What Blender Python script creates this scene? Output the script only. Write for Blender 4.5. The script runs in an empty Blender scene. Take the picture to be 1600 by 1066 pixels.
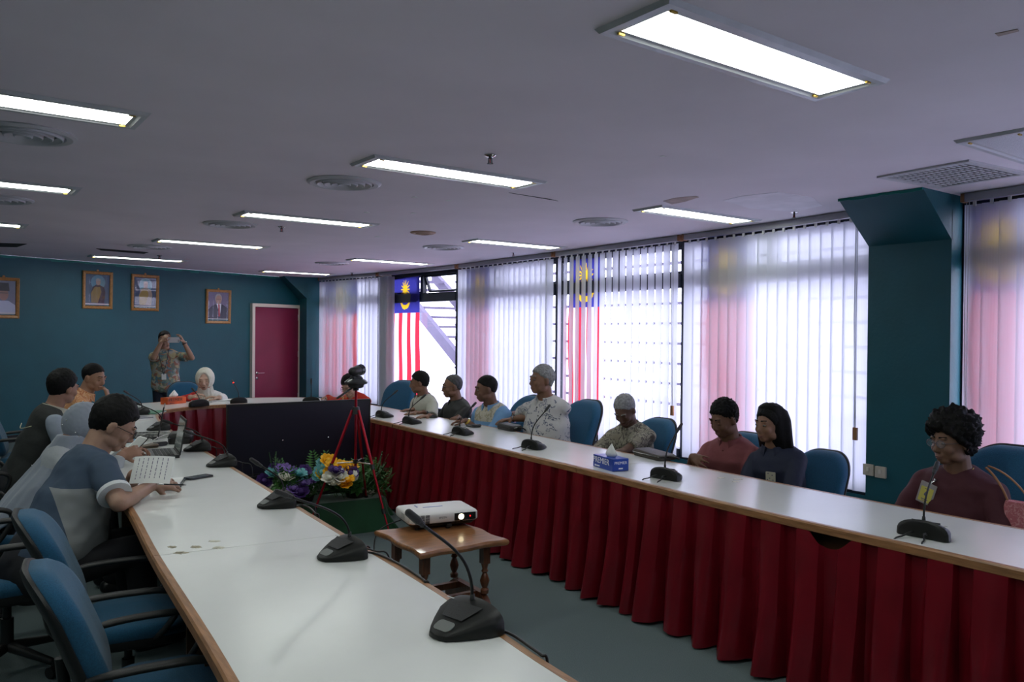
import bpy, bmesh, math, random
from math import sin, cos, pi, radians, sqrt, atan2, exp
from mathutils import Vector as V, Matrix, noise
random.seed(7)
SC = bpy.context.scene
COL = SC.collection
# ------------------------------------------------------------------ camera, sky, exposure
FPX, PITCH, ROLL, YAW = 1238.6, radians(-.567), radians(.509), radians(36.4)
CZ, CEIL, T = 1.59, 2.61, .75
fwd = V((sin(YAW)*cos(PITCH), cos(YAW)*cos(PITCH), sin(PITCH)))
rgt0 = V((cos(YAW), -sin(YAW), 0)); up0 = rgt0.cross(fwd)
c_, s_ = cos(ROLL), sin(ROLL)
rgt = rgt0*c_ + up0*s_
upv = up0*c_ - rgt0*s_
cam_d = bpy.data.cameras.new('camera'); cam = bpy.data.objects.new('camera', cam_d); COL.objects.link(cam)
cam_d.sensor_width = 36; cam_d.lens = FPX*36/1600; cam_d.clip_start = .02; cam_d.clip_end = 200
m = Matrix((rgt, upv, -fwd)).transposed().to_4x4(); m.translation = (0, 0, CZ); cam.matrix_world = m
SC.camera = cam
w = bpy.data.worlds.new('overcast_sky'); SC.world = w; w.use_nodes = True
w.node_tree.nodes['Background'].inputs[0].default_value = (.80, .80, 1.0, 1)
w.node_tree.nodes['Background'].inputs[1].default_value = 6.6
SC.view_settings.view_transform = 'Standard'; SC.view_settings.look = 'None'
SC.view_settings.exposure = 0; SC.view_settings.gamma = 1; SC.view_settings.use_curve_mapping = False
SC.cycles.max_bounces = 7; SC.cycles.diffuse_bounces = 4; SC.cycles.transmission_bounces = 4; SC.cycles.transparent_max_bounces = 8
SC.cycles.caustics_reflective = False; SC.cycles.caustics_refractive = False; SC.cycles.sample_clamp_indirect = 4
PANEL = 13.0          # radiance of the lit ceiling panels

# measuring helpers: a pixel of the photograph taken to a real plane of the room
def ray(u, v):
    d = fwd + rgt*((u-800)/FPX) + upv*((533-v)/FPX)
    return d
def G(u, v, z=T):
    d = ray(u, v); return V((0, 0, CZ)) + d*((z-CZ)/d.z)
def onx(u, v, X):
    d = ray(u, v); return V((0, 0, CZ)) + d*(X/d.x)
def dep(u, v, D):
    return V((0, 0, CZ)) + ray(u, v)*D

# ------------------------------------------------------------------ materials
MATS = {}
def mat(name, col, rough=.6, metal=0., noise_amt=0., nscale=20, bump=0., bscale=60, emit=None, estr=0, coat=0., sheen=0., trans=0., stretch=None, col2=None, spec=.5):
    if name in MATS: return MATS[name]
    M = bpy.data.materials.new(name); M.use_nodes = True; nt = M.node_tree; b = nt.nodes['Principled BSDF']
    def inp(k, v):
        if k in b.inputs: b.inputs[k].default_value = v
    inp('Base Color', (*col, 1)); inp('Roughness', rough); inp('Metallic', metal); inp('Coat Weight', coat)
    inp('Sheen Weight', sheen); inp('Transmission Weight', trans); inp('Specular IOR Level', spec)
    if emit: inp('Emission Color', (*emit, 1)); inp('Emission Strength', estr)
    if noise_amt or bump or col2:
        tc = nt.nodes.new('ShaderNodeTexCoord'); mp = nt.nodes.new('ShaderNodeMapping'); nt.links.new(tc.outputs['Object'], mp.inputs[0])
        if stretch: mp.inputs['Scale'].default_value = stretch
        if noise_amt or col2:
            n = nt.nodes.new('ShaderNodeTexNoise'); n.inputs['Scale'].default_value = nscale; n.inputs['Detail'].default_value = 4
            nt.links.new(mp.outputs[0], n.inputs[0])
            r = nt.nodes.new('ShaderNodeValToRGB'); nt.links.new(n.outputs[0], r.inputs[0])
            a = noise_amt; c2 = col2 or tuple(min(1, x*(1+a)) for x in col); c1 = col if col2 else tuple(x*(1-a) for x in col)
            r.color_ramp.elements[0].position = .35; r.color_ramp.elements[1].position = .65
            r.color_ramp.elements[0].color = (*c1, 1); r.color_ramp.elements[1].color = (*c2, 1)
            nt.links.new(r.outputs[0], b.inputs['Base Color'])
        if bump:
            n2 = nt.nodes.new('ShaderNodeTexNoise'); n2.inputs['Scale'].default_value = bscale; n2.inputs['Detail'].default_value = 5
            nt.links.new(mp.outputs[0], n2.inputs[0])
            bp = nt.nodes.new('ShaderNodeBump'); bp.inputs['Strength'].default_value = bump; bp.inputs['Distance'].default_value = .01
            nt.links.new(n2.outputs[0], bp.inputs['Height']); nt.links.new(bp.outputs[0], b.inputs['Normal'])
    MATS[name] = M; return M
def pattern(name, cols, scale=18, kind='vor', rough=.85, dist=.6):
    """printed cloth: blotches or leaves of several dyes"""
    if name in MATS: return MATS[name]
    M = bpy.data.materials.new(name); M.use_nodes = True; nt = M.node_tree; b = nt.nodes['Principled BSDF']
    b.inputs['Roughness'].default_value = rough; b.inputs['Specular IOR Level'].default_value = .2
    tc = nt.nodes.new('ShaderNodeTexCoord'); n = nt.nodes.new('ShaderNodeTexNoise'); n.inputs['Scale'].default_value = scale*.6; n.inputs['Detail'].default_value = 3
    nt.links.new(tc.outputs['Object'], n.inputs[0])
    r = nt.nodes.new('ShaderNodeValToRGB'); r.color_ramp.interpolation = 'CONSTANT'
    if kind == 'vor':
        mx = nt.nodes.new('ShaderNodeMix'); mx.data_type = 'RGBA'; mx.inputs[0].default_value = .12
        nt.links.new(tc.outputs['Object'], mx.inputs[6]); nt.links.new(n.outputs['Color'], mx.inputs[7])
        vo = nt.nodes.new('ShaderNodeTexVoronoi'); vo.inputs['Scale'].default_value = scale
        nt.links.new(mx.outputs[2], vo.inputs[0])
        sp = nt.nodes.new('ShaderNodeSeparateColor'); nt.links.new(vo.outputs['Color'], sp.inputs[0]); nt.links.new(sp.outputs[0], r.inputs[0])
    else:
        n.inputs['Distortion'].default_value = dist*3; n.inputs['Detail'].default_value = 6; nt.links.new(n.outputs[0], r.inputs[0])
    els = r.color_ramp.elements
    while len(els) < len(cols): els.new(.5)
    for i, (p, c) in enumerate(cols): els[i].position = p; els[i].color = (*c, 1)
    nt.links.new(r.outputs[0], b.inputs['Base Color']); MATS[name] = M; return M

def split_mat(name, ca, cb, cons, rough=.8, ref=None):
    """two-coloured cloth: cb where every a*x+b*y+c*z+d > 0 in the garment's own frame"""
    M = bpy.data.materials.new(name); M.use_nodes = True; nt = M.node_tree; b = nt.nodes['Principled BSDF']; b.inputs['Roughness'].default_value = rough; b.inputs['Specular IOR Level'].default_value = .3
    tc = nt.nodes.new('ShaderNodeTexCoord'); last = None
    for a_, b_, c2, d_ in cons:
        dp = nt.nodes.new('ShaderNodeVectorMath'); dp.operation = 'DOT_PRODUCT'; dp.inputs[1].default_value = (a_, b_, c2); nt.links.new(tc.outputs['Object'], dp.inputs[0])
        g = nt.nodes.new('ShaderNodeMath'); g.operation = 'GREATER_THAN'; g.inputs[1].default_value = -d_; nt.links.new(dp.outputs['Value'], g.inputs[0])
        if last is None: last = g
        else:
            mu = nt.nodes.new('ShaderNodeMath'); mu.operation = 'MULTIPLY'; nt.links.new(last.outputs[0], mu.inputs[0]); nt.links.new(g.outputs[0], mu.inputs[1]); last = mu
    mx = nt.nodes.new('ShaderNodeMix'); mx.data_type = 'RGBA'; mx.inputs[6].default_value = (*ca, 1); nt.links.new(last.outputs[0], mx.inputs[0])
    if isinstance(cb, list):
        n = nt.nodes.new('ShaderNodeTexNoise'); n.inputs['Scale'].default_value = 30; n.inputs['Detail'].default_value = 5; n.inputs['Distortion'].default_value = 1; nt.links.new(tc.outputs['Object'], n.inputs[0])
        r = nt.nodes.new('ShaderNodeValToRGB'); r.color_ramp.interpolation = 'CONSTANT'; r.color_ramp.elements[0].color = (*cb[0], 1); r.color_ramp.elements[1].position = .52; r.color_ramp.elements[1].color = (*cb[1], 1)
        nt.links.new(n.outputs[0], r.inputs[0]); nt.links.new(r.outputs[0], mx.inputs[7])
    else: mx.inputs[7].default_value = (*cb, 1)
    nt.links.new(mx.outputs[2], b.inputs['Base Color']); return M
m_ceil = mat('ceiling_paint', (.83, .755, .80), .85, noise_amt=.03, nscale=1.5, bump=.15, bscale=8)
m_teal = mat('teal_paint', (.004, .088, .115), .55, noise_amt=.06, nscale=3, bump=.15, bscale=40)
m_teal2 = mat('green_teal_brush_edge', (.0, .20, .17), .55)
m_carpet = mat('grey_green_carpet', (.12, .16, .165), .95, noise_amt=.18, nscale=260, bump=.4, bscale=300)
m_white = mat('white_laminate', (.70, .71, .69), .22, noise_amt=.02, nscale=3, bump=.02, bscale=30)
m_oak = mat('oak_edge', (.31, .15, .065), .4, noise_amt=.25, nscale=14, stretch=(6, .6, 6), bump=.08)
m_teak = mat('varnished_teak', (.30, .13, .05), .3, noise_amt=.3, nscale=9, stretch=(1, 8, 1), coat=.3)
m_teakdk = mat('dark_varnished_wood', (.13, .045, .02), .3, noise_amt=.3, nscale=9, stretch=(8, 8, 1), coat=.3)
m_navy = mat('dark_navy_frame', (.012, .016, .03), .45)
m_metal = mat('brushed_metal', (.6, .6, .6), .3, 1)
m_blk = mat('black_plastic', (.012, .012, .013), .42, bump=.05, bscale=400)
m_blkg = mat('black_gloss', (.01, .01, .014), .15)
m_blue = mat('blue_chair_fabric', (.009, .085, .17), .9, noise_amt=.15, nscale=180, bump=.25, bscale=350, sheen=.15)
m_shell = mat('chair_black_shell', (.014, .014, .015), .5, bump=.15, bscale=200)
m_red = mat('maroon_satin', (.15, .003, .010), .30, bump=.03, bscale=25, noise_amt=.12, nscale=6)
m_steel = mat('chrome', (.75, .75, .76), .12, 1)
m_paper = mat('white_paper', (.8, .8, .78), .8)
m_red_al = mat('red_anodised_aluminium', (.42, .015, .03), .3, .8)
m_rail = mat('grey_aluminium_rail', (.42, .42, .45), .45, .3)
m_brown = mat('brown_clip', (.35, .16, .07), .5)
m_cream = mat('cream_door_frame', (.70, .62, .55), .5)
m_door = mat('maroon_door_paint', (.20, .018, .055), .3, noise_amt=.08, nscale=2)
m_grille = mat('white_vent_metal', (.60, .59, .61), .45)
m_dark = mat('dark_void', (.01, .01, .01), .9)

# ------------------------------------------------------------------ mesh helpers
def obj(name, bm, ma, parent=None, smooth=False, loc=None):
    if isinstance(bm, bmesh.types.BMesh):
        bmesh.ops.recalc_face_normals(bm, faces=bm.faces)
        me = bpy.data.meshes.new(name); bm.to_mesh(me); bm.free()
    else: me = bm; me.name = name
    ms = ma if isinstance(ma, (list, tuple)) else [ma]
    if not me.materials:
        for x in ms: me.materials.append(x)
    if smooth:
        if smooth is True: me.shade_smooth()
        else: me.shade_smooth(); me.set_sharp_from_angle(angle=smooth)
    o = bpy.data.objects.new(name, me); COL.objects.link(o)
    if parent: o.parent = parent
    if loc is not None: o.location = loc
    return o
def tag(o, label=None, cat=None, group=None, kind=None):
    for k, v in (('label', label), ('category', cat), ('group', group), ('kind', kind)):
        if v: o[k] = v
    return o
def empty(name, loc=(0, 0, 0), rz=0, label=None, cat=None, group=None, kind=None):
    o = bpy.data.objects.new(name, None); COL.objects.link(o); o.location = loc; o.rotation_euler = (0, 0, rz); o.empty_display_size = .05
    return tag(o, label, cat, group, kind)
def struct(o): o['kind'] = 'structure'; return o
def BM(): return bmesh.new()
def box(bm, c, s, M=None, mi=0, bev=0):
    r = bmesh.ops.create_cube(bm, size=1)
    vs = r['verts']
    for v in vs: v.co = V((v.co.x*s[0]+c[0], v.co.y*s[1]+c[1], v.co.z*s[2]+c[2]))
    fs = {f for v in vs for f in v.link_faces}
    for f in fs: f.material_index = mi
    if bev:
        es = list({e for v in vs for e in v.link_edges})
        g = bmesh.ops.bevel(bm, geom=es, offset=bev, segments=2, affect='EDGES', clamp_overlap=True)
        vs = list({v for f in g['faces'] for v in f.verts} | {v for v in vs if v.is_valid})
    if M is not None:
        for v in vs: v.co = M @ v.co
    return vs
def frame_from(d):
    d = V(d).normalized(); a = V((0, 0, 1)) if abs(d.z) < .9 else V((1, 0, 0))
    x = d.cross(a).normalized(); y = d.cross(x).normalized()
    return x, y, d
def rings(bm, rs, cap=True, closed=False, mi=0):
    """skin a list of rings (lists of points)"""
    L = [[bm.verts.new(p) for p in r] for r in rs]; n = len(L[0])
    seq = list(zip(L, L[1:])) + ([(L[-1], L[0])] if closed else [])
    for a, b in seq:
        for i in range(n):
            f = bm.faces.new((a[i], a[(i+1) % n], b[(i+1) % n], b[i])); f.material_index = mi
    if cap and not closed:
        f = bm.faces.new(L[0][::-1]); f.material_index = mi; f = bm.faces.new(L[-1]); f.material_index = mi
    return L
def cap(bm, p0, p1, r0, r1=None, n=12, flat=False, mi=0):
    """tapered capsule"""
    if r1 is not None and r1 >= 5: n, r1 = int(r1), None
    p0, p1 = V(p0), V(p1); r1 = r0 if r1 is None else r1
    if (p1-p0).length < 1e-6: p1 = p0+V((0, 0, 1e-4))
    x, y, d = frame_from(p1-p0); rs = []
    def ring(c, r): rs.append([c + x*(r*cos(2*pi*k/n)) + y*(r*sin(2*pi*k/n)) for k in range(n)])
    if flat: ring(p0, r0); ring(p1, r1)
    else:
        for a in (80, 55, 28, 0): ring(p0 - d*(r0*sin(radians(a))), r0*cos(radians(a)))
        for a in (0, 28, 55, 80): ring(p1 + d*(r1*sin(radians(a))), r1*cos(radians(a)))
    rings(bm, rs, mi=mi)
def tube(bm, pts, r, n=8, mi=0, capit=True, taper=None):
    pts = [V(p) for p in pts]; rs = []; px = None
    for i, p in enumerate(pts):
        d = (pts[min(i+1, len(pts)-1)] - pts[max(i-1, 0)]).normalized()
        if px is None: x, y, _ = frame_from(d)
        else: x = (px - d*px.dot(d)).normalized(); y = d.cross(x)
        px = x; rr = r if taper is None else r*taper[i]
        rs.append([p + x*(rr*cos(2*pi*k/n)) + y*(rr*sin(2*pi*k/n)) for k in range(n)])
    rings(bm, rs, cap=capit, mi=mi)
def bez(p0, p1, p2, p3, n=10):
    p0, p1, p2, p3 = map(V, (p0, p1, p2, p3)); o = []
    for i in range(n+1):
        t = i/n; o.append(p0*(1-t)**3 + p1*3*t*(1-t)**2 + p2*3*t*t*(1-t) + p3*t**3)
    return o
def catmull(pts, n=6):
    pts = [V(p) for p in pts]; o = []; P = [pts[0]*2-pts[1]] + pts + [pts[-1]*2-pts[-2]]
    for i in range(1, len(P)-2):
        a, b, c, d = P[i-1:i+3]
        for k in range(n):
            t = k/n; o.append(.5*((2*b) + (c-a)*t + (2*a-5*b+4*c-d)*t*t + (3*b-a-3*c+d)*t**3))
    o.append(pts[-1]); return o
def ell(bm, c, r, M=None, n=14, mi=0):
    g = bmesh.ops.create_uvsphere(bm, u_segments=n, v_segments=max(6, n//2+2), radius=1)
    for v in g['verts']:
        v.co = V((v.co.x*r[0]+c[0], v.co.y*r[1]+c[1], v.co.z*r[2]+c[2]))
        if M is not None: v.co = M @ v.co
    for f in {f for v in g['verts'] for f in v.link_faces}: f.material_index = mi
    return g['verts']
def lathe(bm, prof, c=(0, 0, 0), n=24, mi=0, M=None):
    rs = [[V((c[0]+r*cos(2*pi*k/n), c[1]+r*sin(2*pi*k/n), c[2]+z)) for k in range(n)] for r, z in prof]
    if M is not None: rs = [[M @ p for p in r] for r in rs]
    rings(bm, rs, mi=mi)
def prism(bm, poly, z0, z1, mi=0):
    a = [bm.verts.new((p[0], p[1], z0)) for p in poly]; b = [bm.verts.new((p[0], p[1], z1)) for p in poly]; n = len(poly)
    fs = [bm.faces.new(a[::-1]), bm.faces.new(b)] + [bm.faces.new((a[i], a[(i+1) % n], b[(i+1) % n], b[i])) for i in range(n)]
    for f in fs: f.material_index = mi
    return fs
def plate(bm, o, ux, uy, un, poly, t, mi=0):
    """flat shape with thickness: poly in (x, y) on the plane o, ux, uy; thickness t along un"""
    a = [bm.verts.new(o+ux*x+uy*y) for x, y in poly]; b = [bm.verts.new(o+ux*x+uy*y+un*t) for x, y in poly]; n = len(poly)
    for f in [bm.faces.new(a[::-1]), bm.faces.new(b)] + [bm.faces.new((a[i], a[(i+1) % n], b[(i+1) % n], b[i])) for i in range(n)]: f.material_index = mi
def rrect(w, h, r, n=5, cx=0, cy=0):
    o = []
    for sx, sy, a0 in ((1, 1, 0), (-1, 1, 90), (-1, -1, 180), (1, -1, 270)):
        for k in range(n+1):
            a = radians(a0+90*k/n); o.append((cx+sx*(w/2-r)+r*cos(a), cy+sy*(h/2-r)+r*sin(a)))
    return o
def evalmesh(o):
    dg = bpy.context.evaluated_depsgraph_get(); dg.update()
    return bpy.data.meshes.new_from_object(o.evaluated_get(dg))
def blob(name, bm, voxel, smooth=4, dec=None, disp=None, mats=None):
    """voxel-fuse the shapes in bm into one continuous skin"""
    me = bpy.data.meshes.new('tmp'); bmesh.ops.recalc_face_normals(bm, faces=bm.faces); bm.to_mesh(me); bm.free()
    o = bpy.data.objects.new('tmp', me); COL.objects.link(o)
    a = o.modifiers.new('r', 'REMESH'); a.mode = 'VOXEL'; a.voxel_size = voxel; a.use_smooth_shade = True
    if smooth: s = o.modifiers.new('s', 'SMOOTH'); s.factor = .5; s.iterations = smooth
    if disp:
        tx = bpy.data.textures.new('folds', 'CLOUDS'); tx.noise_scale = disp[1]; tx.noise_depth = 1
        d = o.modifiers.new('d', 'DISPLACE'); d.texture = tx; d.strength = disp[0]; d.mid_level = .5
    if dec: d = o.modifiers.new('c', 'DECIMATE'); d.ratio = dec
    r = evalmesh(o); bpy.data.objects.remove(o); bpy.data.meshes.remove(me); r.name = name
    r.materials.clear(); r.shade_smooth()
    return r
def text_mesh(s, size, ext=.0006):
    cu = bpy.data.curves.new('t', 'FONT'); cu.body = s; cu.size = size; cu.extrude = ext; cu.align_x = 'CENTER'; cu.align_y = 'CENTER'; cu.resolution_u = 3
    o = bpy.data.objects.new('t', cu); COL.objects.link(o); me = evalmesh(o); bpy.data.objects.remove(o); me.materials.clear(); return me
def lettering(s, size, ma, parent, M, name='lettering', ext=.0006):
    me = text_mesh(s, size, ext); me.transform(M); return obj(name, me, ma, parent)
def basis(o, x, y, z):
    M = Matrix((V(x).normalized(), V(y).normalized(), V(z).normalized())).transposed().to_4x4(); M.translation = V(o); return M
def copy_tree(o, parent=None):
    c = o.copy(); COL.objects.link(c)
    if parent: c.parent = parent
    for ch in list(o.children): copy_tree(ch, c)
    return c
# ================================================================== THE ROOM
WY = [-1.5, 0, 2.2, 3.6, 4.4, 6.3, 7.2, 10, 11, 12.5, 14.9]; WX = [5.3, 5.6, 5.88, 6.03, 6.13, 6.24, 6.29, 6.37, 6.34, 6.2, 5.9]
def wall_x(y):
    for i in range(len(WY)-1):
        if WY[i] <= y <= WY[i+1]: return WX[i]+(WX[i+1]-WX[i])*(y-WY[i])/(WY[i+1]-WY[i])
    return WX[-1] if y > WY[-1] else WX[0]
BW0, BW1 = V((-4.0, 11.35, 0)), V((6.25, 14.9, 0)); BD = (BW1-BW0).normalized(); BN = V((BD.y, -BD.x, 0))   # back wall, normal towards camera
def back_y(x): return BW0.y+(x-BW0.x)*BD.y/BD.x
def onback(u, v):
    d = ray(u, v); t = ((BW0-V((0, 0, CZ))).dot(BN))/d.dot(BN); return V((0, 0, CZ))+d*t
foot = [(-4, -1.6), (5.3, -1.6)] + [(wall_x(y)+.45, y) for y in (0, 2.2, 3.6, 4.4, 6.3, 7.2, 10, 11, 12.5)] + [(6.5, 14.98), (-4, 11.35)]
b = BM(); prism(b, foot, -.12, 0); struct(obj('floor', b, m_carpet))
b = BM(); prism(b, foot, CEIL, CEIL+.15); ceil = struct(obj('ceiling', b, m_ceil))
# patches, stain and crack on the ceiling paint
def cpatch(name, pts, ma):
    b = BM(); prism(b, [(p.x, p.y) for p in pts], CEIL-.0025, CEIL+.002); return obj(name, b, ma, ceil)
m_patch = mat('filler_patch', (.88, .83, .88), .9, noise_amt=.05, nscale=6)
m_stain = mat('rust_stain', (.52, .40, .36), .9, noise_amt=.15, nscale=8)
cpatch('filler_patch', [G(u, v, CEIL) for u, v in ((1160, 306), (1215, 300), (1268, 308), (1285, 321), (1240, 331), (1170, 325), (1130, 313))], m_patch)
cpatch('rust_stain', [G(u, v, CEIL) for u, v in ((1036, 314), (1055, 309), (1088, 306), (1092, 308), (1070, 315), (1050, 319))], m_stain)
cpatch('rust_stain', [G(u, v, CEIL) for u, v in ((1555, 52), (1590, 45), (1592, 48), (1560, 56))], m_stain)
cpatch('crack', [G(u, v, CEIL) for u, v in ((795, 301), (860, 311), (872, 314), (860, 311.9))], m_dark)
for u, v in ((573, 332), (646, 333), (648, 308), (700, 313), (590, 370), (1036, 244), (852, 285)):
    cpatch('paint_chip', [G(u-5, v, CEIL), G(u, v-1, CEIL), G(u+5, v, CEIL), G(u, v+1, CEIL)], m_paper)
# walls
def wallbox(name, p, q, z0, z1, th, ma, side=1):
    d = (V(q)-V(p)).normalized(); n = V((d.y, -d.x, 0))*side
    b = BM(); prism(b, [(p[0], p[1]), (q[0], q[1]), (q[0]-n.x*th, q[1]-n.y*th), (p[0]-n.x*th, p[1]-n.y*th)], z0, z1)
    return struct(obj(name, b, ma))
wb = wallbox('wall_back', BW0, BW1+BD*.3, 0, CEIL, .2, m_teal)
wallbox('wall_left', (-4, -1.6, 0), (-4, 11.35, 0), 0, CEIL, .2, m_teal, 1)
wallbox('wall_front', (5.5, -1.6, 0), (-4, -1.6, 0), 0, CEIL, .2, m_teal, 1)
# uneven brush line where the teal meets the ceiling
b = BM(); k = 0
pts = [BW0+BD*(i*.16) for i in range(66)]
for p0, p1 in zip(pts, pts[1:]):
    h = .02+.03*random.random()
    a = [p0+BN*.002, p1+BN*.002, p1+BN*.004, p0+BN*.004]
    vs = [b.verts.new((q.x, q.y, CEIL-h)) for q in a]; vt = [b.verts.new((q.x, q.y, CEIL-.001)) for q in a]
    b.faces.new(vs); b.faces.new(vt[::-1])
    for i in range(4): b.faces.new((vs[i], vs[(i+1) % 4], vt[(i+1) % 4], vt[i]))
obj('paint_edge', b, m_teal2, wb)
# baseboard
b = BM(); M = basis(BW0, BD, (0, 0, 1), BN); box(b, (5.3, .05, .008), (10.6, .1, .016), M); struct(obj('baseboard_back', b, m_blk))
# pillars with flared heads
def pillar(name, y0, y1, xf, xb, xh, zh):
    b = BM(); prism(b, [(xf, y0), (xb, y0), (xb, y1), (xf, y1)], 0, CEIL)
    o = struct(obj(name, b, m_teal))
    b = BM(); v = [b.verts.new(p) for p in ((xf+.01, y0, zh), (xf+.01, y1, zh), (xh, y1, CEIL-.001), (xh, y0, CEIL-.001), (xf+.01, y0, CEIL-.001), (xf+.01, y1, CEIL-.001))]
    for f in ((0, 1, 2, 3), (0, 3, 4), (1, 5, 2), (3, 2, 5, 4), (0, 4, 5, 1)): b.faces.new([v[i] for i in f])
    obj('flared_head', b, m_teal, o); return o
pl = pillar('pillar', 2.70, 3.32, 5.88, 6.35, 5.45, 2.28)
b = BM()
for i in range(12):
    u0 = i/12; box(b, (5.45-.001, 2.70+.62*(u0+.04), CEIL-.006-.01*random.random()), (.004, .055, .02))
obj('paint_edge', b, m_teal2, pl)
pillar('pillar', 14.30, 14.8, 5.74, 6.3, 5.30, 2.2)
# light switches on the pillar
for (u, v) in ((1358, 734), (1377, 738)):
    p = onx(u, v, 5.878); t = empty('wall_socket', p, 0, 'white socket plate on the dark teal pillar, '+('the left of the pair' if u < 1365 else 'the right of the pair'), 'socket', 'socket plates on the pillar')
    b = BM(); box(b, (-.008, 0, 0), (.02, .086, .086), bev=.003); obj('plate', b, mat('ivory_plastic', (.55, .5, .42), .4), t)
    b = BM(); box(b, (-.022, 0, .005), (.012, .022, .03), bev=.002); obj('rocker', b, mat('ivory_rocker', (.66, .62, .55), .35), t)
# far door
p0, p1 = onback(393, 480), onback(466, 482)
x0 = (p0-BW0).dot(BD); x1 = (p1-BW0).dot(BD); ztop = 2.06
M = basis(BW0, BD, (0, 0, 1), -BN); M = basis(BW0, BD, (0, 0, 1), BD.cross(V((0, 0, 1))))
dn = BD.cross(V((0, 0, 1)))  # faces the room
d1 = empty('door_1', BW0+BD*((x0+x1)/2), 0, None, None, None, 'structure')
Md = basis((0, 0, 0), BD, (0, 0, 1), dn); W2 = (x1-x0)/2
b = BM()
box(b, (-W2, ztop/2, .02), (.06, ztop+.06, .10), Md); box(b, (W2, ztop/2, .02), (.06, ztop+.06, .10), Md); box(b, (0, ztop, .02), (2*W2-.05, .06, .10), Md)
obj('door_frame', b, m_cream, d1)
b = BM(); box(b, (0, (ztop-.04)/2+.005, .02), (2*W2-.062, ztop-.045, .04), Md); leaf = obj('door_leaf', b, m_door, d1)
b = BM(); zz = onback(400, 583).z
lathe(b, [(.001, 0), (.026, 0), (.026, .012), (.001, .012)], M=Md @ Matrix.Translation((-W2+.09, zz, .04)))
cap(b, Md @ V((-W2+.09, zz, .05)), Md @ V((-W2+.09, zz, .09)), .009); cap(b, Md @ V((-W2+.09, zz, .09)), Md @ V((-W2+.22, zz, .09)), .009)
lathe(b, [(.001, 0), (.026, 0), (.026, .01), (.001, .01)], M=Md @ Matrix.Translation((-W2+.09, zz-.09, .04)))
obj('door_handle', b, m_steel, leaf, True)
for z in (.3, 1.1, 1.8):
    b = BM(); cap(b, Md @ V((W2-.035, z, .045)), Md @ V((W2-.035, z+.1, .045)), .008); obj('hinge', b, m_metal, d1)
# ------------------------------------------------------------------ window wall: frames, glass
m_glass = bpy.data.materials.new('clear_glass'); m_glass.use_nodes = True; nt = m_glass.node_tree
nt.nodes.clear(); o_ = nt.nodes.new('ShaderNodeOutputMaterial'); tr = nt.nodes.new('ShaderNodeBsdfTransparent'); gl = nt.nodes.new('ShaderNodeBsdfGlossy'); mx = nt.nodes.new('ShaderNodeMixShader')
tr.inputs[0].default_value = (.94, .95, .97, 1); gl.inputs['Roughness'].default_value = .02; mx.inputs[0].default_value = .06
nt.links.new(tr.outputs[0], mx.inputs[1]); nt.links.new(gl.outputs[0], mx.inputs[2]); nt.links.new(mx.outputs[0], o_.inputs[0])
OFF = .16
ys = [onx(u, 450, x).y for u, x in ((536, 6.3), (592, 6.45), (718, 6.55), (1072, 6.36))]
ys = [-1.3, .2, 2.7, 3.32, onx(1072, 450, 6.34).y, 7.75, onx(718, 450, 6.52).y, onx(597, 450, 6.45).y, 14.3]
wn = 0
Z1, Z2 = 2.08, 2.22
for ya, yb in zip(ys, ys[1:]):
    if abs(ya-2.7) < .01: continue
    wn += 1
    pa, pb = V((wall_x(ya)+OFF, ya, 0)), V((wall_x(yb)+OFF, yb, 0)); d = (pb-pa).normalized(); n = V((d.y, -d.x, 0)); L = (pb-pa).length
    Mw = basis(pa, d, (0, 0, 1), d.cross(V((0, 0, 1))))
    w_ = empty('window_%d' % wn, (0, 0, 0), 0, None, None, None, 'structure')
    def fr(name, x0, x1, z0, z1, dz=.1, off=0):
        b = BM(); box(b, ((x0+x1)/2, (z0+z1)/2, off), (x1-x0, z1-z0, dz), Mw, bev=.004); return obj(name, b, m_navy, w_)
    fr('mullion', -.035, .035, .3, CEIL); fr('mullion', L-.035, L+.035, .3, CEIL)
    fr('transom', .036, L-.036, Z1, Z2, .12); fr('head_rail', .036, L-.036, CEIL-.1, CEIL, .09); fr('sill_rail', .036, L-.036, .3, .4, .12)
    mf = L*.5 if wn != 6 else onx(666, 450, wall_x(11)+OFF).y-ya
    fr('light_mullion', mf-.03, mf+.03, Z2+.001, CEIL-.101, .08)
    for k in (0, 1):
        xa = (.036, mf+.03)[k]; xb = (mf-.03, L-.036)[k]
        tilt = radians(0 if not (wn == 6 and k == 0) else -20)
        Mt = Mw @ Matrix.Translation(((xa+xb)/2, CEIL-.1, 0)) @ Matrix.Rotation(tilt, 4, 'X')
        hh = CEIL-.1-Z2; ww = xb-xa
        b = BM()
        for cx, cy, sx, sy in ((0, -.015, ww-.01, .03), (0, -hh+.02, ww-.01, .03), (-ww/2+.02, -hh/2, .03, hh-.07), (ww/2-.02, -hh/2, .03, hh-.07)): box(b, (cx, cy, 0), (sx, sy, .04), Mt)
        c_o = obj('casement', b, m_navy, w_)
        b = BM(); box(b, (0, -hh/2, 0), (ww-.07, hh-.07, .006), Mt); obj('pane', b, m_glass, c_o)
    b = BM(); box(b, (L/2, (Z1+.4)/2, 0), (L-.07, Z1-.4, .008), Mw); obj('pane', b, m_glass, w_)
    b = BM(); box(b, (L/2, .15, 0), (L, .3, .14), Mw); obj('apron', b, m_teal, w_)
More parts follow.
